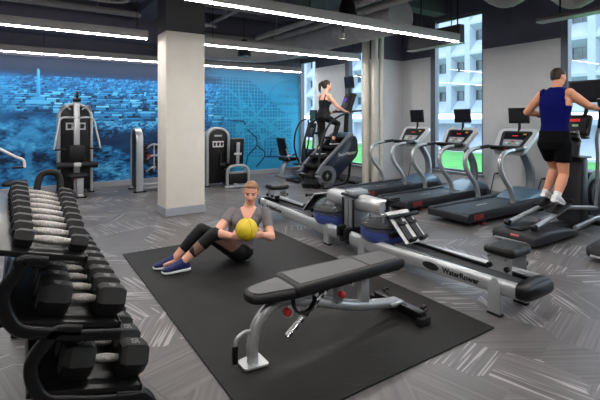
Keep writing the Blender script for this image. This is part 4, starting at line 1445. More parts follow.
# ============================================================ STAIR CLIMBER
def stair_climber():
    t = thing('stair_climber', 'dark blue revolving stair climber with a person in black on it', 'stair climber', (5.42, 7.3, 0))
    t.scale.x = 1.12
    # side shells (x,z relative to root)
    def shell(y0, y1, nm):
        pts = []
        for k in range(13):
            a = math.radians(250 - k * 15)
            pts.append((-0.13 + 0.21 * math.cos(a), 0.265 + 0.21 * math.sin(a)))
        pts += [(-0.15, 0.52), (0.10, 0.76), (0.36, 1.0), (0.47, 1.08), (0.58, 1.07), (0.63, 0.97), (0.645, 0.72), (0.60, 0.62), (0.03, 0.10), (-0.06, 0.07)]
        return MB().prism(pts, 'y', y0, y1, bev=0.012).build(nm, navy_shroud, t, 40)
    near = shell(-0.32, -0.24, 'side_shell')
    far = shell(0.24, 0.32, 'side_shell')
    for y, s_, sh in ((-0.32, -1, near), (0.32, 1, far)):
        MB().cyl((-0.13, y, 0.265), (-0.13, y + s_ * 0.02, 0.265), 0.215, 40).build('end_disc', stair_grey, sh, 40)
        d_ = MB().cyl((-0.13, y + s_ * 0.019, 0.265), (-0.13, y + s_ * 0.03, 0.265), 0.115, 36).build('hub_disc', black, sh, 40)
        bolt = [(0.02, 0.075), (-0.045, -0.012), (-0.005, -0.008), (-0.025, -0.08), (0.045, 0.018), (0.004, 0.012)]
        MB().prism([(-0.13 + u * 0.9, 0.265 + v * 0.9) for u, v in bolt], 'y', y + s_ * 0.0295, y + s_ * 0.0325).build('bolt_emblem', silver, sh, 0)
        # silver stringer along the top edge
        MB().tube([(-0.33, y * 0.96, 0.32), (-0.24, y * 0.96, 0.46), (-0.10, y * 0.96, 0.60), (0.16, y * 0.96, 0.84), (0.40, y * 0.96, 1.06), (0.50, y * 0.96, 1.11)], 0.04, rect=(0.06, 0.07), up=(0, 1, 0), smooth=5).build('stringer', stair_grey, t, 60)
        # handrail
        MB().tube([(-0.30, y * 0.95, 0.50), (-0.27, y * 0.98, 0.80), (-0.19, y, 1.10), (-0.06, y, 1.33), (0.10, y, 1.46), (0.30, y, 1.55), (0.52, y * 0.9, 1.60)], 0.022, 12, smooth=7).build('handrail', graphite if s_ < 0 else black, t, 60)
        MB().cyl((-0.34, y * 0.85, 0.265), (-0.34, y * 0.85 - 0.14, 0.265), 0.026, 12).build('rear_peg', silver_dark, t)
    text_obj('lettering', 'StairMaster', 0.098, white_print, near, (0.36, -0.3265, 0.70), (1, 0, 0.10), (0, 0, 1), 0.001, 0.15)
    # steps
    for k, (x, z) in enumerate([(-0.30, 0.28), (-0.19, 0.47), (-0.06, 0.66), (0.13, 0.86), (0.32, 1.05)]):
        st = MB().box((x, 0, z - 0.025), (0.24, 0.46, 0.05), bev=0.008)
        st.box((x + 0.105, 0, z - 0.12), (0.02, 0.46, 0.19))
        st.build('step', mat('matt_black_step', lin(14, 14, 15), 0.85), t)
    MB().prism([(-0.30, 0.08), (0.02, 0.2), (0.5, 0.70), (0.5, 0.95), (0.2, 0.72), (-0.1, 0.42), (-0.3, 0.2)], 'y', -0.235, 0.235).build('inner_body', trunk_dark, t, 0)
    MB().box((0.46, 0, 1.09), (0.22, 0.46, 0.10), bev=0.03).build('top_cover', teal_hood, t)
    # floor frame
    for s_ in (-1, 1):
        y = 0.2 * s_
        MB().tube([(0.56, y, 0.72), (0.52, y, 0.40), (0.48, y, 0.14), (0.36, y, 0.05), (-0.1, y, 0.04)], 0.026, 12, smooth=6).build('support_leg', black_steel, t, 60)
    MB().box((0.15, 0, 0.03), (1.2, 0.10, 0.05), bev=0.015).box((-0.28, 0, 0.03), (0.1, 0.56, 0.05), bev=0.015).box((0.66, 0, 0.03), (0.1, 0.56, 0.05), bev=0.015).build('floor_frame', black_steel, t)
    # mast, console, television
    MB().cyl((0.56, 0, 1.05), (0.60, 0, 1.62), 0.05, 16).build('mast', black, t)
    R = Matrix.Rotation(0.38, 4, 'Y')
    cn = MB().box((0.63, 0, 1.80), (0.09, 0.34, 0.46), R, bev=0.04).build('console', graphite, t)
    MB().box((0.575, 0, 1.82), (0.012, 0.24, 0.30), R, bev=0.004).build('console_face', graphite, cn)
    MB().box((0.57, 0.02, 1.86), (0.016, 0.09, 0.09), R).build('console_screen', mat('violet_screen', lin(70, 40, 150), 0.3, emit=(0.25, 0.1, 0.9, 1), estr=0.08), cn)
    tr = MB().box((0.50, 0, 1.60), (0.20, 0.52, 0.05), bev=0.02).build('tray', black, t)
    MB().box((0.40, 0.12, 1.63), (0.03, 0.05, 0.04), bev=0.008).build('stop_button', red, tr, label='red stop button')
    MB().tube([(0.42, -0.30, 1.60), (0.72, -0.30, 1.62), (0.80, -0.28, 1.63)], 0.02, 10).build('front_grip', black, t)
    MB().cyl((0.66, 0, 1.98), (0.67, 0, 2.16), 0.024, 10).build('television_stalk', black, t)
    tv(t, (0.655, 0, 2.26), 0.30, 0.27, tilt=-0.1)
stair_climber()

# ============================================================ RECUMBENT BIKE
def recumbent():
    t = thing('recumbent_bike', 'recumbent exercise bike with black seat by the mural, left of the stair climber', 'exercise bike', (5.9, 8.82, 0))
    MB().box((0.05, 0, 0.22), (1.25, 0.12, 0.09), bev=0.03).build('main_beam', silver_dark, t)
    mb = MB()
    rounded_pad(mb, round_poly([(-0.62, -0.19), (-0.20, -0.17), (-0.20, 0.17), (-0.62, 0.19)], 0.07), 0.42, 0.51)
    mb.build('seat', vinyl, t, 60)
    R = Matrix.Rotation(-0.28, 4, 'Y')
    MB().box((-0.60, 0, 0.76), (0.08, 0.36, 0.46), R, bev=0.036).build('backrest', vinyl, t)
    for s_ in (-1, 1):
        MB().tube([(-0.50, 0.2 * s_, 0.45), (-0.56, 0.21 * s_, 0.58), (-0.62, 0.205 * s_, 0.72)], 0.016, 10, smooth=5).build('seat_arm', silver, t, 60)
        g = MB().tube([(-0.60, 0.21 * s_, 0.54), (-0.50, 0.26 * s_, 0.57), (-0.36, 0.27 * s_, 0.58)], 0.017, 10, smooth=4).build('side_handle', silver, t, 60)
        MB().cyl((-0.46, 0.268 * s_, 0.575), (-0.33, 0.27 * s_, 0.58), 0.021, 12).build('grip', black, g)
        MB().cyl((0.42, 0.13 * s_, 0.40 + 0.1 * s_), (0.42, 0.25 * s_, 0.40 + 0.1 * s_), 0.02, 10).box((0.42, 0.21 * s_, 0.40 + 0.1 * s_), (0.1, 0.1, 0.03), bev=0.01).build('pedal', black, t)
    MB().tube([(-0.62, 0, 0.04), (-0.60, 0, 0.20), (-0.52, 0, 0.34), (-0.36, 0, 0.42)], 0.045, rect=(0.06, 0.16), up=(0, 1, 0), smooth=5).build('seat_post', silver, t, 60)
    MB().box((-0.62, 0, 0.03), (0.09, 0.54, 0.06), bev=0.02).build('rear_foot', silver_dark, t)
    MB().box((0.62, 0, 0.03), (0.09, 0.50, 0.06), bev=0.02).build('front_foot', silver_dark, t)
    MB().box((-0.1, 0, 0.10), (0.2, 0.3, 0.14), bev=0.03).build('step_through', silver_dark, t)
    MB().cyl((0.42, -0.12, 0.42), (0.42, 0.12, 0.42), 0.27, 36).build('flywheel_shroud', navy_shroud, t, 40)
    MB().tube([(0.45, 0, 0.6), (0.50, 0, 0.9), (0.44, 0, 1.14)], 0.035, 12, smooth=5).build('mast', silver_dark, t, 60)
    t.location.x = 5.83
    t.scale.x = 0.85
    cn = MB().box((0.42, 0, 1.22), (0.08, 0.34, 0.24), Matrix.Rotation(0.3, 4, 'Y'), bev=0.03).build('console', black, t)
    MB().box((0.375, 0, 1.235), (0.01, 0.26, 0.16), Matrix.Rotation(0.3, 4, 'Y')).build('console_face', screen, cn)
recumbent()

# ============================================================ CROSS TRAINER BEHIND THE STAIR CLIMBER
def cross_trainer():
    t = thing('cross_trainer', 'cross trainer with tall curved black handles seen behind the stair climber', 'cross trainer', (5.55, 8.12, 0))
    MB().box((0.2, 0, 0.06), (1.2, 0.16, 0.08), bev=0.02).build('floor_beam', graphite, t)
    for x in (-0.36, 0.74):
        MB().box((x, 0, 0.035), (0.1, 0.5, 0.07), bev=0.02).build('floor_foot', graphite, t)
    MB().cyl((0.42, -0.1, 0.42), (0.42, 0.1, 0.42), 0.28, 32).build('flywheel_shroud', navy_shroud, t, 40)
    for s_ in (-1, 1):
        y = 0.22 * s_
        MB().tube([(0.06, y, 0.28), (-0.10, y, 0.50), (-0.19, y, 0.82), (-0.15, y, 1.14), (-0.02, y, 1.36), (0.14, y, 1.44)], 0.02, 10, smooth=7).build('swing_handle', black_steel, t, 60)
        MB().tube([(0.20, y, 1.42), (0.24, y, 1.15), (0.20, y, 0.82), (0.10, y, 0.54)], 0.018, 10, smooth=6).build('link_arm', black_steel, t, 60)
        pd = MB().box((-0.06, 0.15 * s_, 0.34 + 0.05 * s_), (0.36, 0.13, 0.03), bev=0.01).build('pedal', black, t)
        MB().cyl((0.08, 0.15 * s_, 0.33 + 0.05 * s_), (0.42, 0.13 * s_, 0.40), 0.022, 10).build('pedal_arm', silver_dark, t)
    MB().cyl((0.42, 0, 0.62), (0.36, 0, 1.25), 0.04, 14).build('mast', graphite, t)
    cn = MB().box((0.10, 0, 1.12), (0.06, 0.30, 0.22), Matrix.Rotation(0.3, 4, 'Y'), bev=0.03).build('console', graphite, t)
    MB().cyl((0.12, 0, 1.10), (0.37, 0, 1.1), 0.03, 10).build('console_arm', graphite, t)
    MB().box((0.20, 0, 1.52), (0.04, 0.26, 0.26), bev=0.01).build('television', black, t)
    MB().box((0.178, 0, 1.52), (0.004, 0.22, 0.2)).build('screen', mat('green_screen', lin(60, 84, 76), 0.25), t, 0)
    MB().tube([(0.36, 0, 1.22), (0.30, 0, 1.40), (0.22, 0, 1.46)], 0.02, 8, smooth=3).build('television_stalk', black, t)
cross_trainer()
# ============================================================ STRENGTH MACHINES ALONG THE MURAL
def arch_tower(t, cx, cy, w, d, h, along='x', name='tower'):
    """weight stack tower: silver arch frame with a dark shroud"""
    def P(u, v, z):
        return (cx + u, cy + v, z) if along == 'x' else (cx + v, cy + u, z)
    hw = w / 2 - 0.03
    path = [P(-hw, 0, 0.02), P(-hw, 0, h * 0.5), P(-hw, 0, h - w * 0.45)]
    for k in range(1, 10):
        a = PI - PI * k / 10
        path.append(P(hw * math.cos(a), 0, h - w * 0.45 + (w * 0.45 - 0.03) * math.sin(a)))
    path += [P(hw, 0, h - w * 0.45), P(hw, 0, h * 0.5), P(hw, 0, 0.02)]
    up = (0, 1, 0) if along == 'x' else (1, 0, 0)
    MB().tube(path, 0.03, rect=(0.055, d), up=up).build('%s_frame' % name, silver, t, 50)
    pts = [(-hw + 0.02, 0.06), (-hw + 0.02, h - w * 0.45)]
    for k in range(1, 10):
        a = PI - PI * k / 10
        pts.append(((hw - 0.02) * math.cos(a), h - w * 0.45 + (w * 0.45 - 0.05) * math.sin(a)))
    pts += [(hw - 0.02, h - w * 0.45), (hw - 0.02, 0.06)]
    c = cy if along == 'x' else cx
    o = cx if along == 'x' else cy
    MB().prism([(o + u, z) for u, z in pts], 'y' if along == 'x' else 'x', c - d * 0.36, c + d * 0.36, bev=0.01).build('%s_shroud' % name, black, t, 40)
    for s_ in (-1, 1):
        MB().box(P(s_ * hw, 0, 0.012), (0.10, d + 0.1, 0.024) if along == 'x' else (d + 0.1, 0.10, 0.024), bev=0.006).build('%s_foot' % name, black, t)

def chart(t, c, w, h, face):
    """white instruction card with three dark figures"""
    o = MB().box(c, (w, 0.006, h)).build('instruction_card', plastic_white, t, 0)
    for k in range(3):
        x = c[0] - w * 0.32 + w * 0.32 * k
        MB().box((x, c[1] - 0.004, c[2]), (w * 0.2, 0.003, h * 0.6)).box((x + w * .05, c[1] - 0.004, c[2] + h * .1), (w * .24, .003, h * .12)).build('card_print', graphite, o, 0)

def lat_machine():
    t = thing('pulldown_machine', 'tall silver strength machine with overhead arms in front of the mural', 'strength machine', (0.90, 9.22, 0))
    arch_tower(t, 0, 0.14, 0.62, 0.22, 1.76)
    chart(t, (0.0, -0.0, 1.30), 0.34, 0.14, -1)
    # front column, pulley
    MB().box((0, -0.16, 0.95), (0.10, 0.07, 1.80), bev=0.01).build('front_column', silver, t)
    MB().box((0.0, -0.02, 1.78), (0.09, 0.36, 0.08), bev=0.015).build('top_beam', silver, t)
    pu = MB().cyl((-0.02, -0.2, 1.90), (0.02, -0.2, 1.90), 0.075, 24)
    pu.build('pulley', black, t)
    MB().cyl((-0.02, 0.05, 1.86), (0.02, 0.05, 1.86), 0.06, 24).build('pulley', black, t)
    MB().box((0.0, -0.2, 1.80), (0.14, 0.14, 0.07), bev=0.02).build('pulley_bracket', black, t)
    # press arms
    for s_ in (-1, 1):
        a = MB().tube([(0, -0.18, 1.46), (0.2 * s_, -0.20, 1.47), (0.285 * s_, -0.24, 1.42), (0.325 * s_, -0.28, 1.22), (0.37 * s_, -0.32, 0.98), (0.385 * s_, -0.33, 0.88)], 0.019, 10, smooth=6).build('press_arm', silver, t, 60)
        MB().cyl((0.385 * s_, -0.33, 0.875), (0.20 * s_, -0.33, 0.885), 0.017, 10).build('grip', black, a)
        MB().tube([(0.10 * s_, -0.1, 1.62), (0.20 * s_, -0.06, 1.70), (0.27 * s_, 0.0, 1.60)], 0.014, 8, smooth=4).build('cable_guide', silver_dark, t, 60)
    # back pad, thigh rollers, seat
    MB().box((0.0, -0.24, 0.79), (0.27, 0.08, 0.32), bev=0.03).build('back_pad', vinyl, t)
    MB().box((0, -0.30, 0.585), (0.12, 0.08, 0.07), bev=0.01).build('roller_bracket', plastic_white, t)
    for s_ in (-1, 1):
        MB().cyl((0.07 * s_, -0.32, 0.575), (0.34 * s_, -0.32, 0.575), 0.062, 22).build('thigh_roller', vinyl, t, 50)
    mb = MB()
    rounded_pad(mb, round_poly([(-0.17, -0.52), (0.17, -0.52), (0.17, -0.22), (-0.17, -0.22)], 0.06), 0.36, 0.43)
    mb.build('seat', vinyl, t, 60)
    MB().box((0.03, -0.40, 0.19), (0.115, 0.10, 0.34), bev=0.012).build('seat_post', silver, t)
    MB().box((0.03, -0.24, 0.03), (0.10, 0.70, 0.05), bev=0.01).build('base_beam', silver, t)
    MB().box((0.03, -0.56, 0.012), (0.18, 0.1, 0.024), bev=0.006).build('base_foot', black, t)
    MB().cyl((-0.06, -0.16, 0.30), (-0.06, -0.21, 0.30), 0.02, 12).build('pull_pin', red, t, label='red pull pin')
lat_machine()

def side_machine():
    t = thing('row_machine', 'low silver strength machine seen edge-on, partly hidden by the white column', 'strength machine', (1.96, 8.92, 0))
    arch_tower(t, 0, 0, 0.56, 0.13, 1.27, 'y')
    MB().box((0.55, 0, 0.10), (1.0, 0.08, 0.07), bev=0.01).build('base_beam', silver, t)
    MB().box((0.45, -0.2, 0.06), (0.85, 0.05, 0.05), bev=0.01).build('base_beam', silver_dark, t)
    MB().box((0.86, 0, 0.012), (0.1, 0.5, 0.024), bev=0.006).build('base_foot', black, t)
    for z, r in ((0.86, 0.05), (0.72, 0.07), (0.60, 0.05)):
        MB().cyl((0.16, -0.12, z), (0.16, -0.02, z), r, 22).build('cam', black, t)
    MB().box((0.14, -0.05, 0.74), (0.12, 0.05, 0.40), bev=0.012).build('cam_plate', graphite, t)
    MB().cyl((0.20, -0.13, 0.70), (0.20, -0.16, 0.70), 0.03, 14).build('pull_pin', red, t, label='red pull pin')
    for z in (0.92, 0.70, 0.46):
        MB().tube([(0.16, -0.1, z - 0.08), (0.26, -0.14, z), (0.38, -0.16, z), (0.55, -0.15, z)], 0.018, 10, smooth=4).build('lever_arm', silver, t, 60)
    MB().cyl((0.30, -0.16, 0.40), (0.30, -0.16, 0.95), 0.016, 10).build('lever_upright', silver, t)
    for z in (0.86, 0.46):
        MB().cyl((0.40, -0.20, z), (0.40, 0.16, z), 0.065, 20).build('roller_pad', vinyl, t, 50)
    MB().box((0.56, 0, 0.86), (0.10, 0.34, 0.52), Matrix.Rotation(0.12, 4, 'Y'), bev=0.035).build('back_pad', mat('brown_grey_vinyl', lin(62, 56, 54), 0.5), t)
    mb = MB()
    rounded_pad(mb, round_poly([(0.36, -0.2), (0.80, -0.2), (0.80, 0.2), (0.36, 0.2)], 0.07), 0.52, 0.60)
    mb.build('seat', vinyl, t, 60)
    MB().box((0.6, 0, 0.32), (0.10, 0.08, 0.42), bev=0.01).build('seat_post', silver, t)
side_machine()

def leg_machine():
    t = thing('leg_machine', 'silver strength machine with black seat right of the white column', 'strength machine', (3.56, 8.66, 0), -0.12)
    arch_tower(t, 0, 0.0, 0.52, 0.28, 1.27)
    MB().box((0.0, -0.125, 1.08), (0.16, 0.01, 0.035)).build('name_strip', silver, t, 0)
    chart(t, (0.0, -0.125, 0.90), 0.24, 0.13, -1)
    # seat back seen from behind with its post
    MB().box((0.34, -0.36, 0.76), (0.30, 0.08, 0.56), Matrix.Rotation(0.12, 4, 'X'), bev=0.035).build('back_pad', vinyl, t)
    MB().box((0.34, -0.425, 0.70), (0.075, 0.03, 0.50), Matrix.Rotation(0.12, 4, 'X'), bev=0.01).build('back_post', silver, t)
    MB().box((0.34, -0.435, 0.70), (0.17, 0.02, 0.05), bev=0.008).build('post_bracket', silver, t)
    mb = MB()
    rounded_pad(mb, round_poly([(0.17, -0.32), (0.51, -0.32), (0.51, 0.06), (0.17, 0.06)], 0.06), 0.42, 0.50)
    mb.build('seat', vinyl, t, 60)
    # front hoop
    MB().tube([(0.08, -0.52, 0.02), (0.08, -0.52, 0.30), (0.11, -0.52, 0.41), (0.20, -0.52, 0.46), (0.42, -0.52, 0.46), (0.51, -0.52, 0.41), (0.54, -0.52, 0.30), (0.54, -0.52, 0.02)], 0.03, rect=(0.05, 0.07), up=(0, 1, 0), smooth=4).build('front_hoop', silver, t, 60)
    MB().box((0.31, -0.50, 0.19), (0.40, 0.05, 0.22), bev=0.012).build('hoop_panel', black, t)
    MB().box((0.31, -0.52, 0.03), (0.58, 0.08, 0.04), bev=0.01).build('hoop_foot', silver, t)
    MB().box((0.25, -0.25, 0.06), (0.09, 0.6, 0.07), bev=0.01).build('base_beam', silver_dark, t)
    for s_ in (0.12, 0.50):
        MB().tube([(s_, -0.2, 0.36), (s_, -0.38, 0.38), (s_, -0.42, 0.33), (s_, -0.42, 0.24)], 0.016, 8, smooth=4).build('side_handle', silver, t, 60)
    MB().cyl((0.05, -0.16, 0.45), (0.05, -0.16, 0.72), 0.02, 10).cyl((0.02, -0.17, 0.46), (0.14, -0.17, 0.46), 0.05, 14).build('weight_lever', graphite, t)
leg_machine()

def arm_machine():
    t = thing('arm_machine', 'strength machine at the far left with a bent white bar handle against the mural', 'strength machine', (-0.50, 8.35, 0))
    MB().box((0, 0.1, 0.62), (0.10, 0.10, 1.2), bev=0.012).build('post', silver, t)
    MB().box((0.25, 0.05, 0.04), (0.95, 0.09, 0.06), bev=0.012).build('base_beam', silver, t)
    MB().box((0.68, 0.05, 0.012), (0.09, 0.55, 0.024), bev=0.006).build('base_foot', black, t)
    MB().box((-0.05, 0.05, 0.012), (0.09, 0.55, 0.024), bev=0.006).build('base_foot', black, t)
    b_ = MB().tube([(0.0, -0.02, 1.18), (0.18, -0.05, 1.0), (0.27, -0.06, 0.94), (0.44, -0.07, 0.83), (0.535, -0.07, 0.78), (0.56, -0.07, 0.72), (0.56, -0.07, 0.65)], 0.022, 12, smooth=6).build('bar', plastic_white, t, 60)
    MB().cyl((0.56, -0.07, 0.655), (0.39, -0.07, 0.655), 0.019, 12).build('grip', black, b_)
    mb = MB()
    rounded_pad(mb, round_poly([(0.25, -0.15), (0.60, -0.15), (0.60, 0.15), (0.25, 0.15)], 0.06), 0.36, 0.43)
    mb.build('seat', vinyl, t, 60)
    MB().box((0.42, 0.05, 0.2), (0.09, 0.09, 0.32), bev=0.01).build('seat_post', silver, t)
arm_machine()
# ============================================================ PEOPLE
def skin_mat(name, c):
    m = mat(name, c, 0.5, 0, 0.05, 14)
    b = m.node_tree.nodes['Principled BSDF']
    b.inputs['Subsurface Weight'].default_value = 0.12
    b.inputs['Subsurface Radius'].default_value = (0.02, 0.008, 0.004)
    return m
skin_f = skin_mat('skin_fair', lin(226, 168, 144))
skin_m = skin_mat('skin_tan', lin(204, 140, 108))
lip = mat('lips', lin(186, 100, 96), 0.45)
eye_dark = mat('eye_and_brow', lin(98, 66, 54), 0.5)
eye_white = mat('eye_white', lin(176, 140, 124), 0.3)

def remesh(mb, voxel, smooth_it=4, fac=0.5):
    me = mb.mesh('tmp', 0)
    o = bpy.data.objects.new('tmp', me)
    COL.objects.link(o)
    r = o.modifiers.new('r', 'REMESH')
    r.mode = 'VOXEL'
    r.voxel_size = voxel
    s_ = o.modifiers.new('s', 'SMOOTH')
    s_.factor = fac
    s_.iterations = smooth_it
    dg = bpy.context.evaluated_depsgraph_get()
    out = bpy.data.meshes.new_from_object(o.evaluated_get(dg))
    bpy.data.objects.remove(o)
    out.polygons.foreach_set('use_smooth', [True] * len(out.polygons))
    return out

class Body:
    """collects volumes and bones, then becomes one continuous mesh"""
    def __init__(self):
        self.mb = MB()
        self.bones = []      # name, p0, p1, r
    def limb(self, name, p0, p1, r0, r1, bulge=0.0):
        p0, p1 = Vector(p0), Vector(p1)
        if bulge:
            m_ = p0.lerp(p1, 0.36)
            rm = r0 + (r1 - r0) * 0.36 + bulge
            self.mb.capsule(p0, m_, r0, rm)
            self.mb.capsule(m_, p1, rm, r1)
        else:
            self.mb.capsule(p0, p1, r0, r1)
        self.bones.append((name, p0, p1, (r0 + r1) / 2))
    def hand(self, name, wrist, direction, palm_n, thumb, size=1.0, curl=0.6):
        """palm and five fingers. palm_n = direction the palm faces, thumb = side of the thumb"""
        w = Vector(wrist)
        d = Vector(direction).normalized()
        nrm = Vector(palm_n)
        nrm = (nrm - d * nrm.dot(d)).normalized()
        th = Vector(thumb)
        th = (th - d * th.dot(d) - nrm * th.dot(nrm)).normalized()
        L_ = 0.085 * size
        self.mb.loft([(w - d * 0.01, th * 0.026 * size, nrm * 0.019 * size), (w + d * L_ * 0.35, th * 0.036 * size, nrm * 0.017 * size), (w + d * L_, th * 0.040 * size, nrm * 0.014 * size), (w + d * (L_ + 0.008), th * 0.034 * size, nrm * 0.009 * size)], 16, 2.6)
        for k, (off, ln) in enumerate(((0.030, 0.070), (0.011, 0.080), (-0.010, 0.074), (-0.029, 0.058))):
            p = w + d * (L_ - 0.004) + th * off * size
            dd = d.copy()
            ang = 0.0
            for j, frac in enumerate((0.45, 0.32, 0.23)):
                ang = curl * (j + 0.6) * 0.75
                dd = (d * math.cos(ang) + nrm * math.sin(ang))
                q = p + dd * ln * frac * size
                self.mb.capsule(p, q, (0.0092 - 0.0008 * j) * size, (0.0084 - 0.0008 * j) * size, 8)
                p = q
        p = w + d * 0.018 * size + th * 0.026 * size
        q = p + (d * 0.55 + th * 0.7 + nrm * 0.35).normalized() * 0.042 * size
        self.mb.capsule(p, q, 0.0125 * size, 0.0105 * size, 8)
        r = q + (d * 0.9 + nrm * (0.25 + curl * 0.4)).normalized() * 0.034 * size
        self.mb.capsule(q, r, 0.0105 * size, 0.0085 * size, 8)
        self.bones.append((name, w, w + d * 0.17 * size, 0.03))
    def head(self, c, fwd, up, s=1.0):
        """c = centre of the skull, s=1 gives a 0.225 m head"""
        c = Vector(c)
        f = Vector(fwd).normalized()
        u = Vector(up)
        u = (u - f * u.dot(f)).normalized()
        r = f.cross(u)
        M3 = Matrix((r, f, u)).transposed()
        self.hM = (c, r, f, u, s)
        R = M3
        at = lambda x, y, z: c + (r * x + f * y + u * z) * s
        self.hat = at
        mb = self.mb
        mb.ball(at(0, -0.008, 0.032), (0.074 * s, 0.092 * s, 0.082 * s), R)
        mb.ball(at(0, 0.022, -0.028), (0.060 * s, 0.068 * s, 0.078 * s), R)
        mb.ball(at(0, 0.050, -0.082), (0.034 * s, 0.032 * s, 0.026 * s), R)
        for k in (-1, 1):
            mb.ball(at(0.040 * k, 0.058, -0.022), (0.022 * s, 0.022 * s, 0.022 * s), R)      # cheek
            mb.ball(at(0.075 * k, -0.004, -0.008), (0.010 * s, 0.018 * s, 0.031 * s), R)     # ear
            mb.ball(at(0.030 * k, 0.078, 0.018), (0.026 * s, 0.010 * s, 0.008 * s), R)       # brow
        mb.capsule(at(0, 0.084, 0.006), at(0, 0.103, -0.028), 0.0085 * s, 0.0125 * s, 10)    # nose
        mb.ball(at(0, 0.094, -0.032), (0.017 * s, 0.012 * s, 0.009 * s), R)
        mb.ball(at(0, 0.083, -0.054), (0.024 * s, 0.010 * s, 0.006 * s), R)                  # lips
        mb.ball(at(0, 0.081, -0.064), (0.020 * s, 0.011 * s, 0.006 * s), R)
        self.bones.append(('head', at(0, 0, -0.05), at(0, 0, 0.05), 0.075 * s))
    def finish(self, name, label, cat, loc, voxel, skin, root=None):
        me = remesh(self.mb, voxel, 4)
        o = bpy.data.objects.new(name, me)
        COL.objects.link(o)
        me.materials.clear()
        for m_ in (skin, lip, eye_dark, eye_white):
            me.materials.append(m_)
        tag(o, label, cat)
        self.obj = o
        # classify faces
        n = len(me.polygons)
        cen = np.empty(n * 3, np.float32)
        me.polygons.foreach_get('center', cen)
        cen = cen.reshape(-1, 3)
        best = np.full(n, 1e9)
        bi = np.zeros(n, int)
        bt = np.zeros(n)
        for k, (nm, p0, p1, r) in enumerate(self.bones):
            a, b = np.array(p0), np.array(p1)
            ab = b - a
            t_ = np.clip(((cen - a) @ ab) / max(1e-9, ab @ ab), 0, 1)
            d = np.linalg.norm(cen - a - t_[:, None] * ab, axis=1) - r
            m_ = d < best
            best[m_], bi[m_], bt[m_] = d[m_], k, t_[m_]
        self.cen, self.bt = cen, bt
        self.bn = np.array([self.bones[k][0] for k in bi])
        # face paint: lips, eyes, brows (features of the face itself)
        c, r, f, u, s = self.hM
        rel = (cen - np.array(c)) / s
        hx, hy, hz = rel @ np.array(r), rel @ np.array(f), rel @ np.array(u)
        idx = np.zeros(n, np.int32)
        front = hy > 0.045
        idx[front & (np.abs(hx) < 0.026) & (np.abs(hz + 0.059) < 0.010)] = 1
        for k in (-1, 1):
            e = ((hx - 0.031 * k) / 0.017) ** 2 + ((hz + 0.001) / 0.0075) ** 2 < 1
            idx[front & e] = 3
            e2 = ((hx - 0.031 * k) / 0.008) ** 2 + ((hz + 0.001) / 0.008) ** 2 < 1
            idx[front & e2] = 2
            br = (np.abs(hx - 0.033 * k) < 0.022) & (np.abs(hz - 0.021 + 0.1 * np.abs(hx - 0.033 * k) * 1.0) < 0.0045)
            idx[front & br] = 2
        me.polygons.foreach_set('material_index', idx)
        me.update()
        return o
    def shell(self, name, sel, offset, m, extra=None, solid=0.004, smooth_it=3, label=None):
        """garment: the selected skin faces lifted off the body and given thickness"""
        me = self.obj.data
        keep = np.nonzero(sel)[0]
        bm = bmesh.new()
        nv = len(me.vertices)
        co = np.empty(nv * 3, np.float32)
        me.vertices.foreach_get('co', co)
        co = co.reshape(-1, 3)
        no = np.empty(nv * 3, np.float32)
        me.vertex_normals.foreach_get('vector', no)
        no = no.reshape(-1, 3)
        mp = {}
        for fi in keep:
            p = me.polygons[int(fi)]
            vs_ = []
            for vi in p.vertices:
                if vi not in mp:
                    mp[vi] = bm.verts.new(co[vi] + no[vi] * (offset if not callable(offset) else offset(co[vi])))
                vs_.append(mp[vi])
            try:
                f_ = bm.faces.new(vs_)
                f_.smooth = True
                if extra is not None:
                    f_.material_index = int(extra[fi])
            except ValueError:
                pass
        for _ in range(smooth_it):
            bmesh.ops.smooth_vert(bm, verts=[v for v in bm.verts if v.is_boundary], factor=0.5, use_axis_x=True, use_axis_y=True, use_axis_z=True)
        out = bpy.data.meshes.new(name)
        bm.to_mesh(out)
        bm.free()
        ms = m if isinstance(m, (list, tuple)) else [m]
        for q in ms:
            out.materials.append(q)
        o = bpy.data.objects.new(name, out)
        COL.objects.link(o)
        o.parent = self.obj
        sd = o.modifiers.new('thickness', 'SOLIDIFY')
        sd.thickness = solid
        sd.offset = -1
        if label:
            o['label'] = label
        return o

def add_mesh(name, me, m, parent, label=None):
    o = bpy.data.objects.new(name, me)
    COL.objects.link(o)
    me.materials.clear()
    me.materials.append(m)
    o.parent = parent
    if label:
        o['label'] = label
    return o

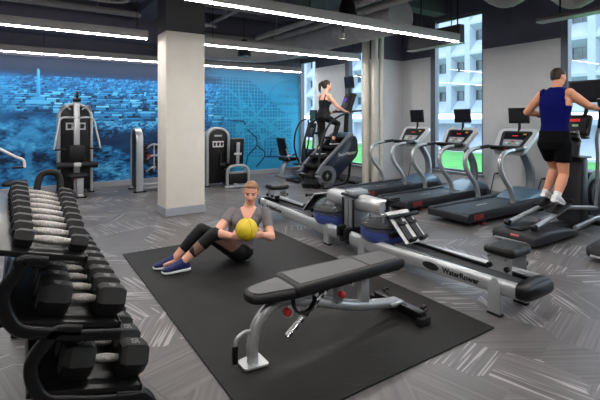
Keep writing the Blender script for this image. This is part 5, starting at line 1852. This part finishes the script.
def shoe(parent, heel, toe, up, upper, sole_m, w=0.045, lab=None):
    """heel, toe: ends of the sole centre line"""
    a, b, u = Vector(heel), Vector(toe), Vector(up)
    d = (b - a).normalized()
    L_ = (b - a).length
    u = (u - d * u.dot(d)).normalized()
    s_ = d.cross(u)
    P = lambda x, h: a + d * (x * L_) + u * h
    mb = MB()
    mb.loft([(P(-0.01, 0.045), s_ * w * 0.55, u * 0.024), (P(0.10, 0.062), s_ * w * 0.80, u * 0.048), (P(0.28, 0.070), s_ * w * 0.84, u * 0.056), (P(0.48, 0.058), s_ * w * 0.86, u * 0.042),
             (P(0.72, 0.044), s_ * w * 1.0, u * 0.028), (P(0.92, 0.036), s_ * w * 0.78, u * 0.02), (P(1.0, 0.032), s_ * w * 0.4, u * 0.012)], 20, 2.4)
    sh = mb.build('shoe', upper, parent, 70, lab)
    ms = MB()
    ms.loft([(P(-0.03, 0.016), s_ * w * 0.62, u * 0.016), (P(0.1, 0.015), s_ * w * 0.92, u * 0.0155), (P(0.4, 0.013), s_ * w * 0.82, u * 0.013), (P(0.72, 0.013), s_ * w * 1.08, u * 0.013), (P(0.93, 0.016), s_ * w * 0.85, u * 0.012), (P(1.02, 0.022), s_ * w * 0.42, u * 0.008)], 24, 3)
    ms.build('sole', sole_m, sh, 50, label='white sole')
    ml = MB()
    for k in range(4):
        x = 0.34 + 0.08 * k
        h = 0.098 - 0.011 * k
        ml.capsule(P(x, h) + s_ * 0.016, P(x + 0.02, h) - s_ * 0.016, 0.0035, 0.0035, 6)
    ml.build('laces', sole_m if False else upper, sh, 60)
    return sh

# ------------------------------------------------ seated person with the ball
def seated_person():
    B = Body()
    gz = MT + 0.001
    pel = Vector((1.845, 3.945, gz + 0.115))
    chest = Vector((1.92, 3.90, gz + 0.42))
    neck = Vector((1.945, 3.885, gz + 0.535))
    # torso turned towards the viewer: lateral axis along the picture
    lat = Vector((0.834, -0.552, 0)).normalized()
    latp = Vector((0.25, -0.97, 0)).normalized()
    fw = Vector((-0.552, -0.834, 0))
    fwp = Vector((-0.97, -0.25, 0))
    up = (neck - pel).normalized()
    B.mb.loft([
        (pel + Vector((0.02, 0, -0.085)), latp * 0.12, fwp * 0.09),
        (pel + Vector((0.01, 0, -0.03)), latp * 0.172, fwp * 0.125),
        (pel + Vector((0.0, 0, 0.05)), latp * 0.168, fwp * 0.118),
        (pel.lerp(chest, 0.42), (latp + lat).normalized() * 0.134, (fwp + fw).normalized() * 0.098),
        (pel.lerp(chest, 0.72), lat * 0.142, fw * 0.104),
        (chest, lat * 0.158, fw * 0.115),
        (chest.lerp(neck, 0.5), lat * 0.165, fw * 0.098),
        (chest.lerp(neck, 0.86), lat * 0.12, fw * 0.070),
        (neck + up * 0.012, lat * 0.06, fw * 0.055)], 28, 2.3)
    for k in (-1, 1):
        B.mb.ball(chest + lat * 0.07 * k + fw * 0.075 - Vector((0, 0, 0.005)), (0.062, 0.055, 0.062))
    B.bones.append(('torso', pel, chest, 0.12))
    B.bones.append(('torso', chest, neck, 0.10))
    hc = Vector((1.945, 3.835, gz + 0.695))
    B.limb('neck', neck - up * 0.02, hc + Vector((0.01, 0.02, -0.07)), 0.056, 0.050)
    B.head(hc, (-0.50, -0.84, -0.20), (0, -0.15, 1), 0.97)
    # arms
    shR = neck + lat * -0.168 + Vector((0, 0, -0.045))
    shL = neck + lat * 0.168 + Vector((0, 0, -0.052))
    ball = Vector((1.785, 3.61, gz + 0.395))
    elR = Vector((1.58, 3.86, gz + 0.335))
    wrR = Vector((1.665, 3.675, gz + 0.335))
    elL = Vector((2.06, 3.63, gz + 0.275))
    wrL = Vector((1.925, 3.545, gz + 0.335))
    B.limb('upper_arm_r', shR, elR, 0.051, 0.042)
    B.limb('forearm_r', elR, wrR, 0.043, 0.029, 0.004)
    B.limb('upper_arm_l', shL, elL, 0.051, 0.042)
    B.limb('forearm_l', elL, wrL, 0.043, 0.029, 0.004)
    B.hand('hand_r', wrR, (0.50, -0.70, 0.10), (0.75, 0.55, 0.25), (0, 0, 1), 0.98, 0.5)
    B.hand('hand_l', wrL, (-0.95, -0.05, 0.12), (-0.45, 0.8, 0.3), (0, 0, 1), 0.98, 0.45)
    # legs
    hipR, hipL = pel + Vector((-0.03, 0.09, 0.0)), pel + Vector((-0.02, -0.09, -0.003))
    knR, knL = Vector((1.495, 4.03, gz + 0.345)), Vector((1.555, 3.86, gz + 0.325))
    anR, anL = Vector((1.265, 4.09, gz + 0.10)), Vector((1.295, 3.945, gz + 0.098))
    for s_, h, k, a in (('r', hipR, knR, anR), ('l', hipL, knL, anL)):
        B.limb('thigh_' + s_, h, k, 0.092, 0.058)
        B.limb('shin_' + s_, k, a, 0.058, 0.036, 0.006)
        B.limb('foot_' + s_, a + Vector((0.01, 0, -0.03)), a + Vector((-0.12, 0.0, -0.055)), 0.034, 0.020)
    o = B.finish('person', 'seated person in grey tee and black leggings holding a yellow ball on the mat', 'person', None, 0.0075, skin_f)
    n, tt, c = B.bn, B.bt, B.cen
    # leggings with sheer panels
    leg = (np.char.startswith(n.astype(str), 'thigh')) | (np.char.startswith(n.astype(str), 'shin') & (tt < 0.74)) | ((n == 'torso') & (c[:, 2] < gz + 0.20))
    sheer = np.zeros(len(n), int)
    # panel on the outer side of the near thigh, and one low on the near calf
    ax = (knL - hipL).normalized()
    rel = c - np.array(hipL)
    ta = rel @ np.array(ax)
    upv = Vector((0, 0, 1)) - ax * ax.z
    upv.normalize()
    hv = rel @ np.array(upv)
    Lth = (knL - hipL).length
    near = (n == 'thigh_l') & (c[:, 1] < 3.95 - 0.02)
    sheer[near & (ta > Lth * 0.26 - hv * 0.5) & (ta < Lth * 0.80 - hv * 0.9) & (hv > -0.045) & (hv < 0.078)] = 1
    sheer[(n == 'shin_l') & (tt > 0.40 + 0) & (tt < 0.68) & (c[:, 0] > 1.37) & (c[:, 1] < 3.95)] = 1
    B.shell('leggings', leg, 0.004, [mat('black_stretch_cloth', lin(10, 10, 11), 0.62, 0, 0.1, 60), mat('sheer_mesh', lin(116, 82, 70), 0.6, 0, 0.06, 200)], sheer)
    # grey V-neck tee
    relc = c - np.array(neck)
    lx = relc @ np.array(lat)
    fy = relc @ np.array(fw)
    vneck = (fy > 0.0) & (relc[:, 2] > -0.135 + np.abs(lx) * 1.75)
    tee = ((n == 'torso') & (c[:, 2] > gz + 0.13) & ~vneck & (relc[:, 2] < 0.005 + 0.10 * 0)) | ((n == 'upper_arm_r') & (tt < 0.52)) | ((n == 'upper_arm_l') & (tt < 0.62))
    B.shell('tee_shirt', tee, 0.007, mat('heather_grey_cloth', lin(112, 106, 110), 0.85, 0, 0.12, 90, 0.2, 30), None, 0.004)
    # hair : short, swept back
    at = B.hat
    H = MB()
    R = Matrix((B.hM[1], B.hM[2], B.hM[3])).transposed()
    s = B.hM[4]
    H.ball(at(0, -0.012, 0.037), (0.0785 * s, 0.094 * s, 0.084 * s), R)
    H.ball(at(0, -0.05, -0.005), (0.070 * s, 0.060 * s, 0.070 * s), R)
    H.ball(at(0.010, 0.050, 0.086), (0.046 * s, 0.030 * s, 0.016 * s), R)
    hm = remesh(H, 0.008, 3)
    cut = bmesh.new()
    cut.from_mesh(hm)
    cc, r_, f_, u_, s_ = B.hM
    kill = []
    for v in cut.verts:
        q = (v.co - cc) / s_
        x, y, z = q.dot(r_), q.dot(f_), q.dot(u_)
        if y > 0.03 and z < 0.072 - 0.25 * abs(x) + 0.0:
            kill.append(v)
        elif y > 0.0 and z < 0.0:
            kill.append(v)
    bmesh.ops.delete(cut, geom=kill, context='VERTS')
    cut.to_mesh(hm)
    cut.free()
    hm.polygons.foreach_set('use_smooth', [True] * len(hm.polygons))
    ho = add_mesh('hair', hm, mat('light_brown_hair', lin(138, 98, 64), 0.5, 0, 0.25, 60), o, 'short light brown hair swept back')
    ho.modifiers.new('thickness', 'SOLIDIFY').thickness = 0.006
    navy = mat('navy_knit', lin(22, 32, 88), 0.7, 0, 0.15, 80)
    white = mat('white_rubber', lin(226, 226, 228), 0.5, 0, 0.03, 30)
    shoe(o, (1.31, 4.095, gz), (1.06, 4.13, gz), (0, 0, 1), navy, white, 0.044)
    shoe(o, (1.345, 3.945, gz), (1.095, 3.955, gz), (0, 0, 1), navy, white, 0.044)
    # the ball
    bb = MB().ball(ball, 0.105, None, 40, 24)
    bo = bb.build('exercise_ball', mat('yellow_rubber', lin(214, 186, 38), 0.5, 0, 0.08, 14, 0.2, 90), None, 80)
    tag(bo, 'yellow exercise ball held by the seated person', 'ball')
    g = MB()
    for a in (0, PI / 2):
        pts = [ball + Vector((math.cos(q) * math.cos(a), math.cos(q) * math.sin(a), math.sin(q))) * 0.1052 for q in [2 * PI * k / 40 for k in range(41)]]
        g.tube(pts, 0.002, 6)
    g.build('seam', mat('dark_yellow_rubber', lin(170, 142, 24), 0.55), bo)
    return B
seated_person()

# ------------------------------------------------ runner on the elliptical
def runner():
    B = Body()
    pel = Vector((5.66, 2.70, 1.17))
    chest = Vector((5.69, 2.70, 1.62))
    neck = Vector((5.715, 2.70, 1.84))
    lat = Vector((0.10, 1, 0)).normalized()
    fw = Vector((1, -0.10, 0)).normalized()
    B.mb.loft([
        (pel + Vector((0, 0, -0.10)), lat * 0.13, fw * 0.10),
        (pel + Vector((0, 0, -0.02)), lat * 0.168, fw * 0.122),
        (pel + Vector((0, 0, 0.08)), lat * 0.160, fw * 0.112),
        (pel.lerp(chest, 0.45), lat * 0.148, fw * 0.102),
        (pel.lerp(chest, 0.75), lat * 0.164, fw * 0.112),
        (chest, lat * 0.184, fw * 0.122),
        (chest + Vector((0.01, 0, 0.10)), lat * 0.190, fw * 0.112),
        (chest + Vector((0.018, 0, 0.165)), lat * 0.155, fw * 0.085),
        (neck, lat * 0.075, fw * 0.065)], 30, 2.4)
    B.bones.append(('torso', pel, chest, 0.135))
    B.bones.append(('torso', chest, neck - Vector((0, 0, 0.04)), 0.12))
    hc = Vector((5.75, 2.69, 1.985))
    B.limb('neck', neck - Vector((0, 0, 0.03)), hc + Vector((-0.02, 0, -0.06)), 0.064, 0.058)
    B.head(hc, (0.92, -0.38, -0.05), (0.03, 0, 1), 0.97)
    shR, shL = Vector((5.69, 2.535, 1.765)), Vector((5.70, 2.865, 1.765))
    elR, wrR = Vector((5.86, 2.40, 1.615)), Vector((6.055, 2.372, 1.575))
    elL, wrL = Vector((5.72, 3.075, 1.54)), Vector((5.93, 3.01, 1.505))
    B.mb.ball(shR, 0.068)
    B.mb.ball(shL, 0.068)
    B.limb('upper_arm_r', shR, elR, 0.062, 0.047, 0.004)
    B.limb('forearm_r', elR, wrR, 0.047, 0.031, 0.006)
    B.limb('upper_arm_l', shL, elL, 0.062, 0.047, 0.004)
    B.limb('forearm_l', elL, wrL, 0.047, 0.031, 0.006)
    B.hand('hand_r', wrR, (0.75, -0.12, 0.05), (-0.1, 1, 0), (0, 0, 1), 1.05, 1.25)
    B.hand('hand_l', wrL, (0.90, 0.05, 0.05), (0.1, -1, 0), (0, 0, 1), 1.05, 1.25)
    hipR, hipL = pel + Vector((0, -0.095, -0.04)), pel + Vector((0, 0.095, -0.04))
    knR, anR = Vector((5.685, 2.60, 0.745)), Vector((5.425, 2.56, 0.50))
    knL, anL = Vector((5.885, 2.80, 0.80)), Vector((5.745, 2.84, 0.485))
    for s_, h, k, a in (('r', hipR, knR, anR), ('l', hipL, knL, anL)):
        B.limb('thigh_' + s_, h, k, 0.090, 0.060)
        B.limb('shin_' + s_, k, a, 0.058, 0.038, 0.012)
        B.limb('foot_' + s_, a + Vector((-0.005, 0, -0.03)), a + Vector((0.10, 0, -0.095)), 0.036, 0.026)
    o = B.finish('person', 'person in navy tank top and black shorts striding on the elliptical, back turned', 'person', None, 0.009, skin_m)
    n, tt, c = B.bn, B.bt, B.cen
    ns = n.astype(str)
    shorts = (np.char.startswith(ns, 'thigh') & (tt < 0.58)) | ((n == 'torso') & (c[:, 2] < 1.30))
    B.shell('shorts', shorts, 0.018, mat('black_sport_cloth', lin(10, 10, 12), 0.9, 0, 0.1, 50, 0.3, 14, spec=0.1), None, 0.005, 6)
    rx = c - np.array(chest)
    ly = np.abs(rx @ np.array(lat))
    tank = (n == 'torso') & (c[:, 2] > 1.23) & (c[:, 2] < 1.85) & ~((ly > 0.165) & (c[:, 2] > 1.62))
    tank |= (np.char.startswith(ns, 'upper_arm')) & (ly < 0.158) & (c[:, 2] > 1.2)
    B.shell('tank_top', tank, 0.011, mat('navy_cloth', lin(6, 11, 78), 0.9, 0, 0.12, 30, 0.35, 12, spec=0.1), None, 0.004, 5)
    # cropped hair
    at = B.hat
    H = MB()
    R = Matrix((B.hM[1], B.hM[2], B.hM[3])).transposed()
    s = B.hM[4]
    H.ball(at(0, -0.014, 0.038), (0.079 * s, 0.094 * s, 0.086 * s), R)
    H.ball(at(0, -0.045, -0.005), (0.070 * s, 0.060 * s, 0.060 * s), R)
    hm = remesh(H, 0.009, 3)
    cut = bmesh.new()
    cut.from_mesh(hm)
    cc, r_, f_, u_, s_ = B.hM
    kill = []
    for v in cut.verts:
        q = (v.co - cc) / s_
        x, y, z = q.dot(r_), q.dot(f_), q.dot(u_)
        if (y > 0.045 and z < 0.075) or (y > -0.02 and z < 0.02) or z < -0.045:
            kill.append(v)
    bmesh.ops.delete(cut, geom=kill, context='VERTS')
    cut.to_mesh(hm)
    cut.free()
    ho = add_mesh('hair', hm, mat('dark_brown_hair', lin(44, 34, 30), 0.6, 0, 0.25, 60), o)
    ho.modifiers.new('thickness', 'SOLIDIFY').thickness = 0.006
    white = mat('white_rubber', lin(226, 226, 228), 0.5)
    wk = mat('white_knit', lin(214, 212, 214), 0.7, 0, 0.05, 60)
    for a in (anR, anL):
        MB().capsule(a + Vector((-0.005, 0, -0.01)), a + (knR - anR).normalized() * 0.07, 0.046, 0.044, 16).build('sock', wk, o, 70)
        shoe(o, a + Vector((-0.085, 0, -0.045)), a + Vector((0.165, 0, -0.135)) + Vector((0, 0, 0.0)), (0.5, 0, 1), wk, white, 0.048)
    MB().tube([wrL + Vector((-0.03, 0, 0.0)) + Vector((0, math.cos(q) * 0.036, math.sin(q) * 0.036)) for q in [2 * PI * k / 16 for k in range(17)]], 0.008, 8).build('wrist_watch', black, o, 60)
    return B
runner()

# ------------------------------------------------ climber
def climber():
    B = Body()
    pel = Vector((5.42, 7.28, 1.50))
    chest = Vector((5.455, 7.28, 1.80))
    neck = Vector((5.475, 7.28, 1.965))
    lat = Vector((-0.12, 1, 0)).normalized()
    fw = Vector((1, 0.12, 0)).normalized()
    B.mb.loft([
        (pel + Vector((0, 0, -0.09)), lat * 0.12, fw * 0.10),
        (pel + Vector((0, 0, -0.02)), lat * 0.162, fw * 0.122),
        (pel + Vector((0, 0, 0.07)), lat * 0.142, fw * 0.105),
        (pel.lerp(chest, 0.55), lat * 0.112, fw * 0.085),
        (chest, lat * 0.138, fw * 0.102),
        (chest.lerp(neck, 0.6), lat * 0.145, fw * 0.088),
        (chest.lerp(neck, 0.9), lat * 0.11, fw * 0.062),
        (neck + Vector((0, 0, 0.01)), lat * 0.05, fw * 0.05)], 26, 2.3)
    for k in (-1, 1):
        B.mb.ball(chest + lat * 0.06 * k + fw * 0.075, (0.055, 0.055, 0.055))
    B.bones.append(('torso', pel, chest, 0.11))
    B.bones.append(('torso', chest, neck - Vector((0, 0, .03)), 0.10))
    hc = Vector((5.51, 7.27, 2.15))
    B.limb('neck', neck - Vector((0, 0, 0.03)), hc + Vector((-0.015, 0, -0.07)), 0.049, 0.046)
    B.head(hc, (0.93, -0.35, -0.12), (0.08, 0, 1), 1.04)
    shR, shL = Vector((5.46, 7.135, 1.925)), Vector((5.45, 7.425, 1.925))
    elR, wrR = Vector((5.60, 7.03, 1.70)), Vector((5.785, 6.995, 1.600))
    elL, wrL = Vector((5.59, 7.53, 1.70)), Vector((5.785, 7.565, 1.600))
    for s_, a, b, w_ in (('r', shR, elR, wrR), ('l', shL, elL, wrL)):
        B.limb('upper_arm_' + s_, a, b, 0.049, 0.037)
        B.limb('forearm_' + s_, b, w_, 0.038, 0.026, 0.004)
    B.hand('hand_r', wrR, (0.95, 0.02, -0.12), (0, 0.15, -1), (0, 1, 0), 0.92, 0.8)
    B.hand('hand_l', wrL, (0.95, -0.02, -0.12), (0, -0.15, -1), (0, -1, 0), 0.92, 0.8)
    hipR, hipL = pel + Vector((0, -0.085, -0.03)), pel + Vector((0, 0.085, -0.03))
    knR, anR = Vector((5.74, 7.18, 1.335)), Vector((5.60, 7.17, 0.99))
    knL, anL = Vector((5.475, 7.37, 1.13)), Vector((5.385, 7.37, 0.775))
    for s_, h, k, a in (('r', hipR, knR, anR), ('l', hipL, knL, anL)):
        B.limb('thigh_' + s_, h, k, 0.086, 0.054)
        B.limb('shin_' + s_, k, a, 0.052, 0.034, 0.008)
        B.limb('foot_' + s_, a + Vector((-0.01, 0, -0.03)), a + Vector((0.12, 0, -0.065)), 0.034, 0.026)
    o = B.finish('person', 'person with dark ponytail in black climbing the stair machine', 'person', None, 0.009, skin_f)
    n, tt, c = B.bn, B.bt, B.cen
    ns = n.astype(str)
    leg = np.char.startswith(ns, 'thigh') | (np.char.startswith(ns, 'shin') & (tt < 0.82)) | ((n == 'torso') & (c[:, 2] < 1.56))
    B.shell('leggings', leg, 0.005, mat('black_stretch_cloth', lin(10, 10, 11), 0.62), None, 0.004)
    rx = c - np.array(chest)
    ly = np.abs(rx @ np.array(lat))
    fy = rx @ np.array(fw)
    tank = (n == 'torso') & (c[:, 2] > 1.50) & ((c[:, 2] < 1.845) | ((np.abs(ly - 0.075) < 0.016) & (c[:, 2] < 1.95)))
    B.shell('tank_top', tank, 0.008, mat('black_cotton', lin(13, 16, 19), 0.8), None, 0.004)
    at = B.hat
    H = MB()
    R = Matrix((B.hM[1], B.hM[2], B.hM[3])).transposed()
    s = B.hM[4]
    H.ball(at(0, -0.016, 0.038), (0.081 * s, 0.096 * s, 0.087 * s), R)
    H.ball(at(0, -0.05, 0.0), (0.072 * s, 0.060 * s, 0.068 * s), R)
    H.ball(at(0, -0.105, 0.062), (0.03 * s, 0.03 * s, 0.03 * s), R)
    H.capsule(at(0, -0.11, 0.06), at(0, -0.155, 0.01), 0.028, 0.036)
    H.capsule(at(0, -0.155, 0.01), at(0.0, -0.15, -0.09), 0.036, 0.030)
    H.capsule(at(0.0, -0.15, -0.09), at(0.0, -0.125, -0.16), 0.030, 0.010)
    hm = remesh(H, 0.009, 3)
    cut = bmesh.new()
    cut.from_mesh(hm)
    cc, r_, f_, u_, s_ = B.hM
    kill = []
    for v in cut.verts:
        q = (v.co - cc) / s_
        x, y, z = q.dot(r_), q.dot(f_), q.dot(u_)
        if (y > 0.045 and z < 0.07) or (y > -0.01 and z < 0.0):
            kill.append(v)
    bmesh.ops.delete(cut, geom=kill, context='VERTS')
    cut.to_mesh(hm)
    cut.free()
    ho = add_mesh('hair', hm, mat('dark_brown_hair', (0, 0, 0, 1)), o, 'dark hair tied in a ponytail')
    ho.modifiers.new('thickness', 'SOLIDIFY').thickness = 0.006
    bk = mat('black_knit', lin(30, 30, 32), 0.7)
    for a in (anR, anL):
        shoe(o, a + Vector((-0.075, 0, -0.10)), a + Vector((0.165, 0, -0.10)), (0, 0, 1), bk, mat('white_rubber', (1, 1, 1, 1)), 0.040)
climber()
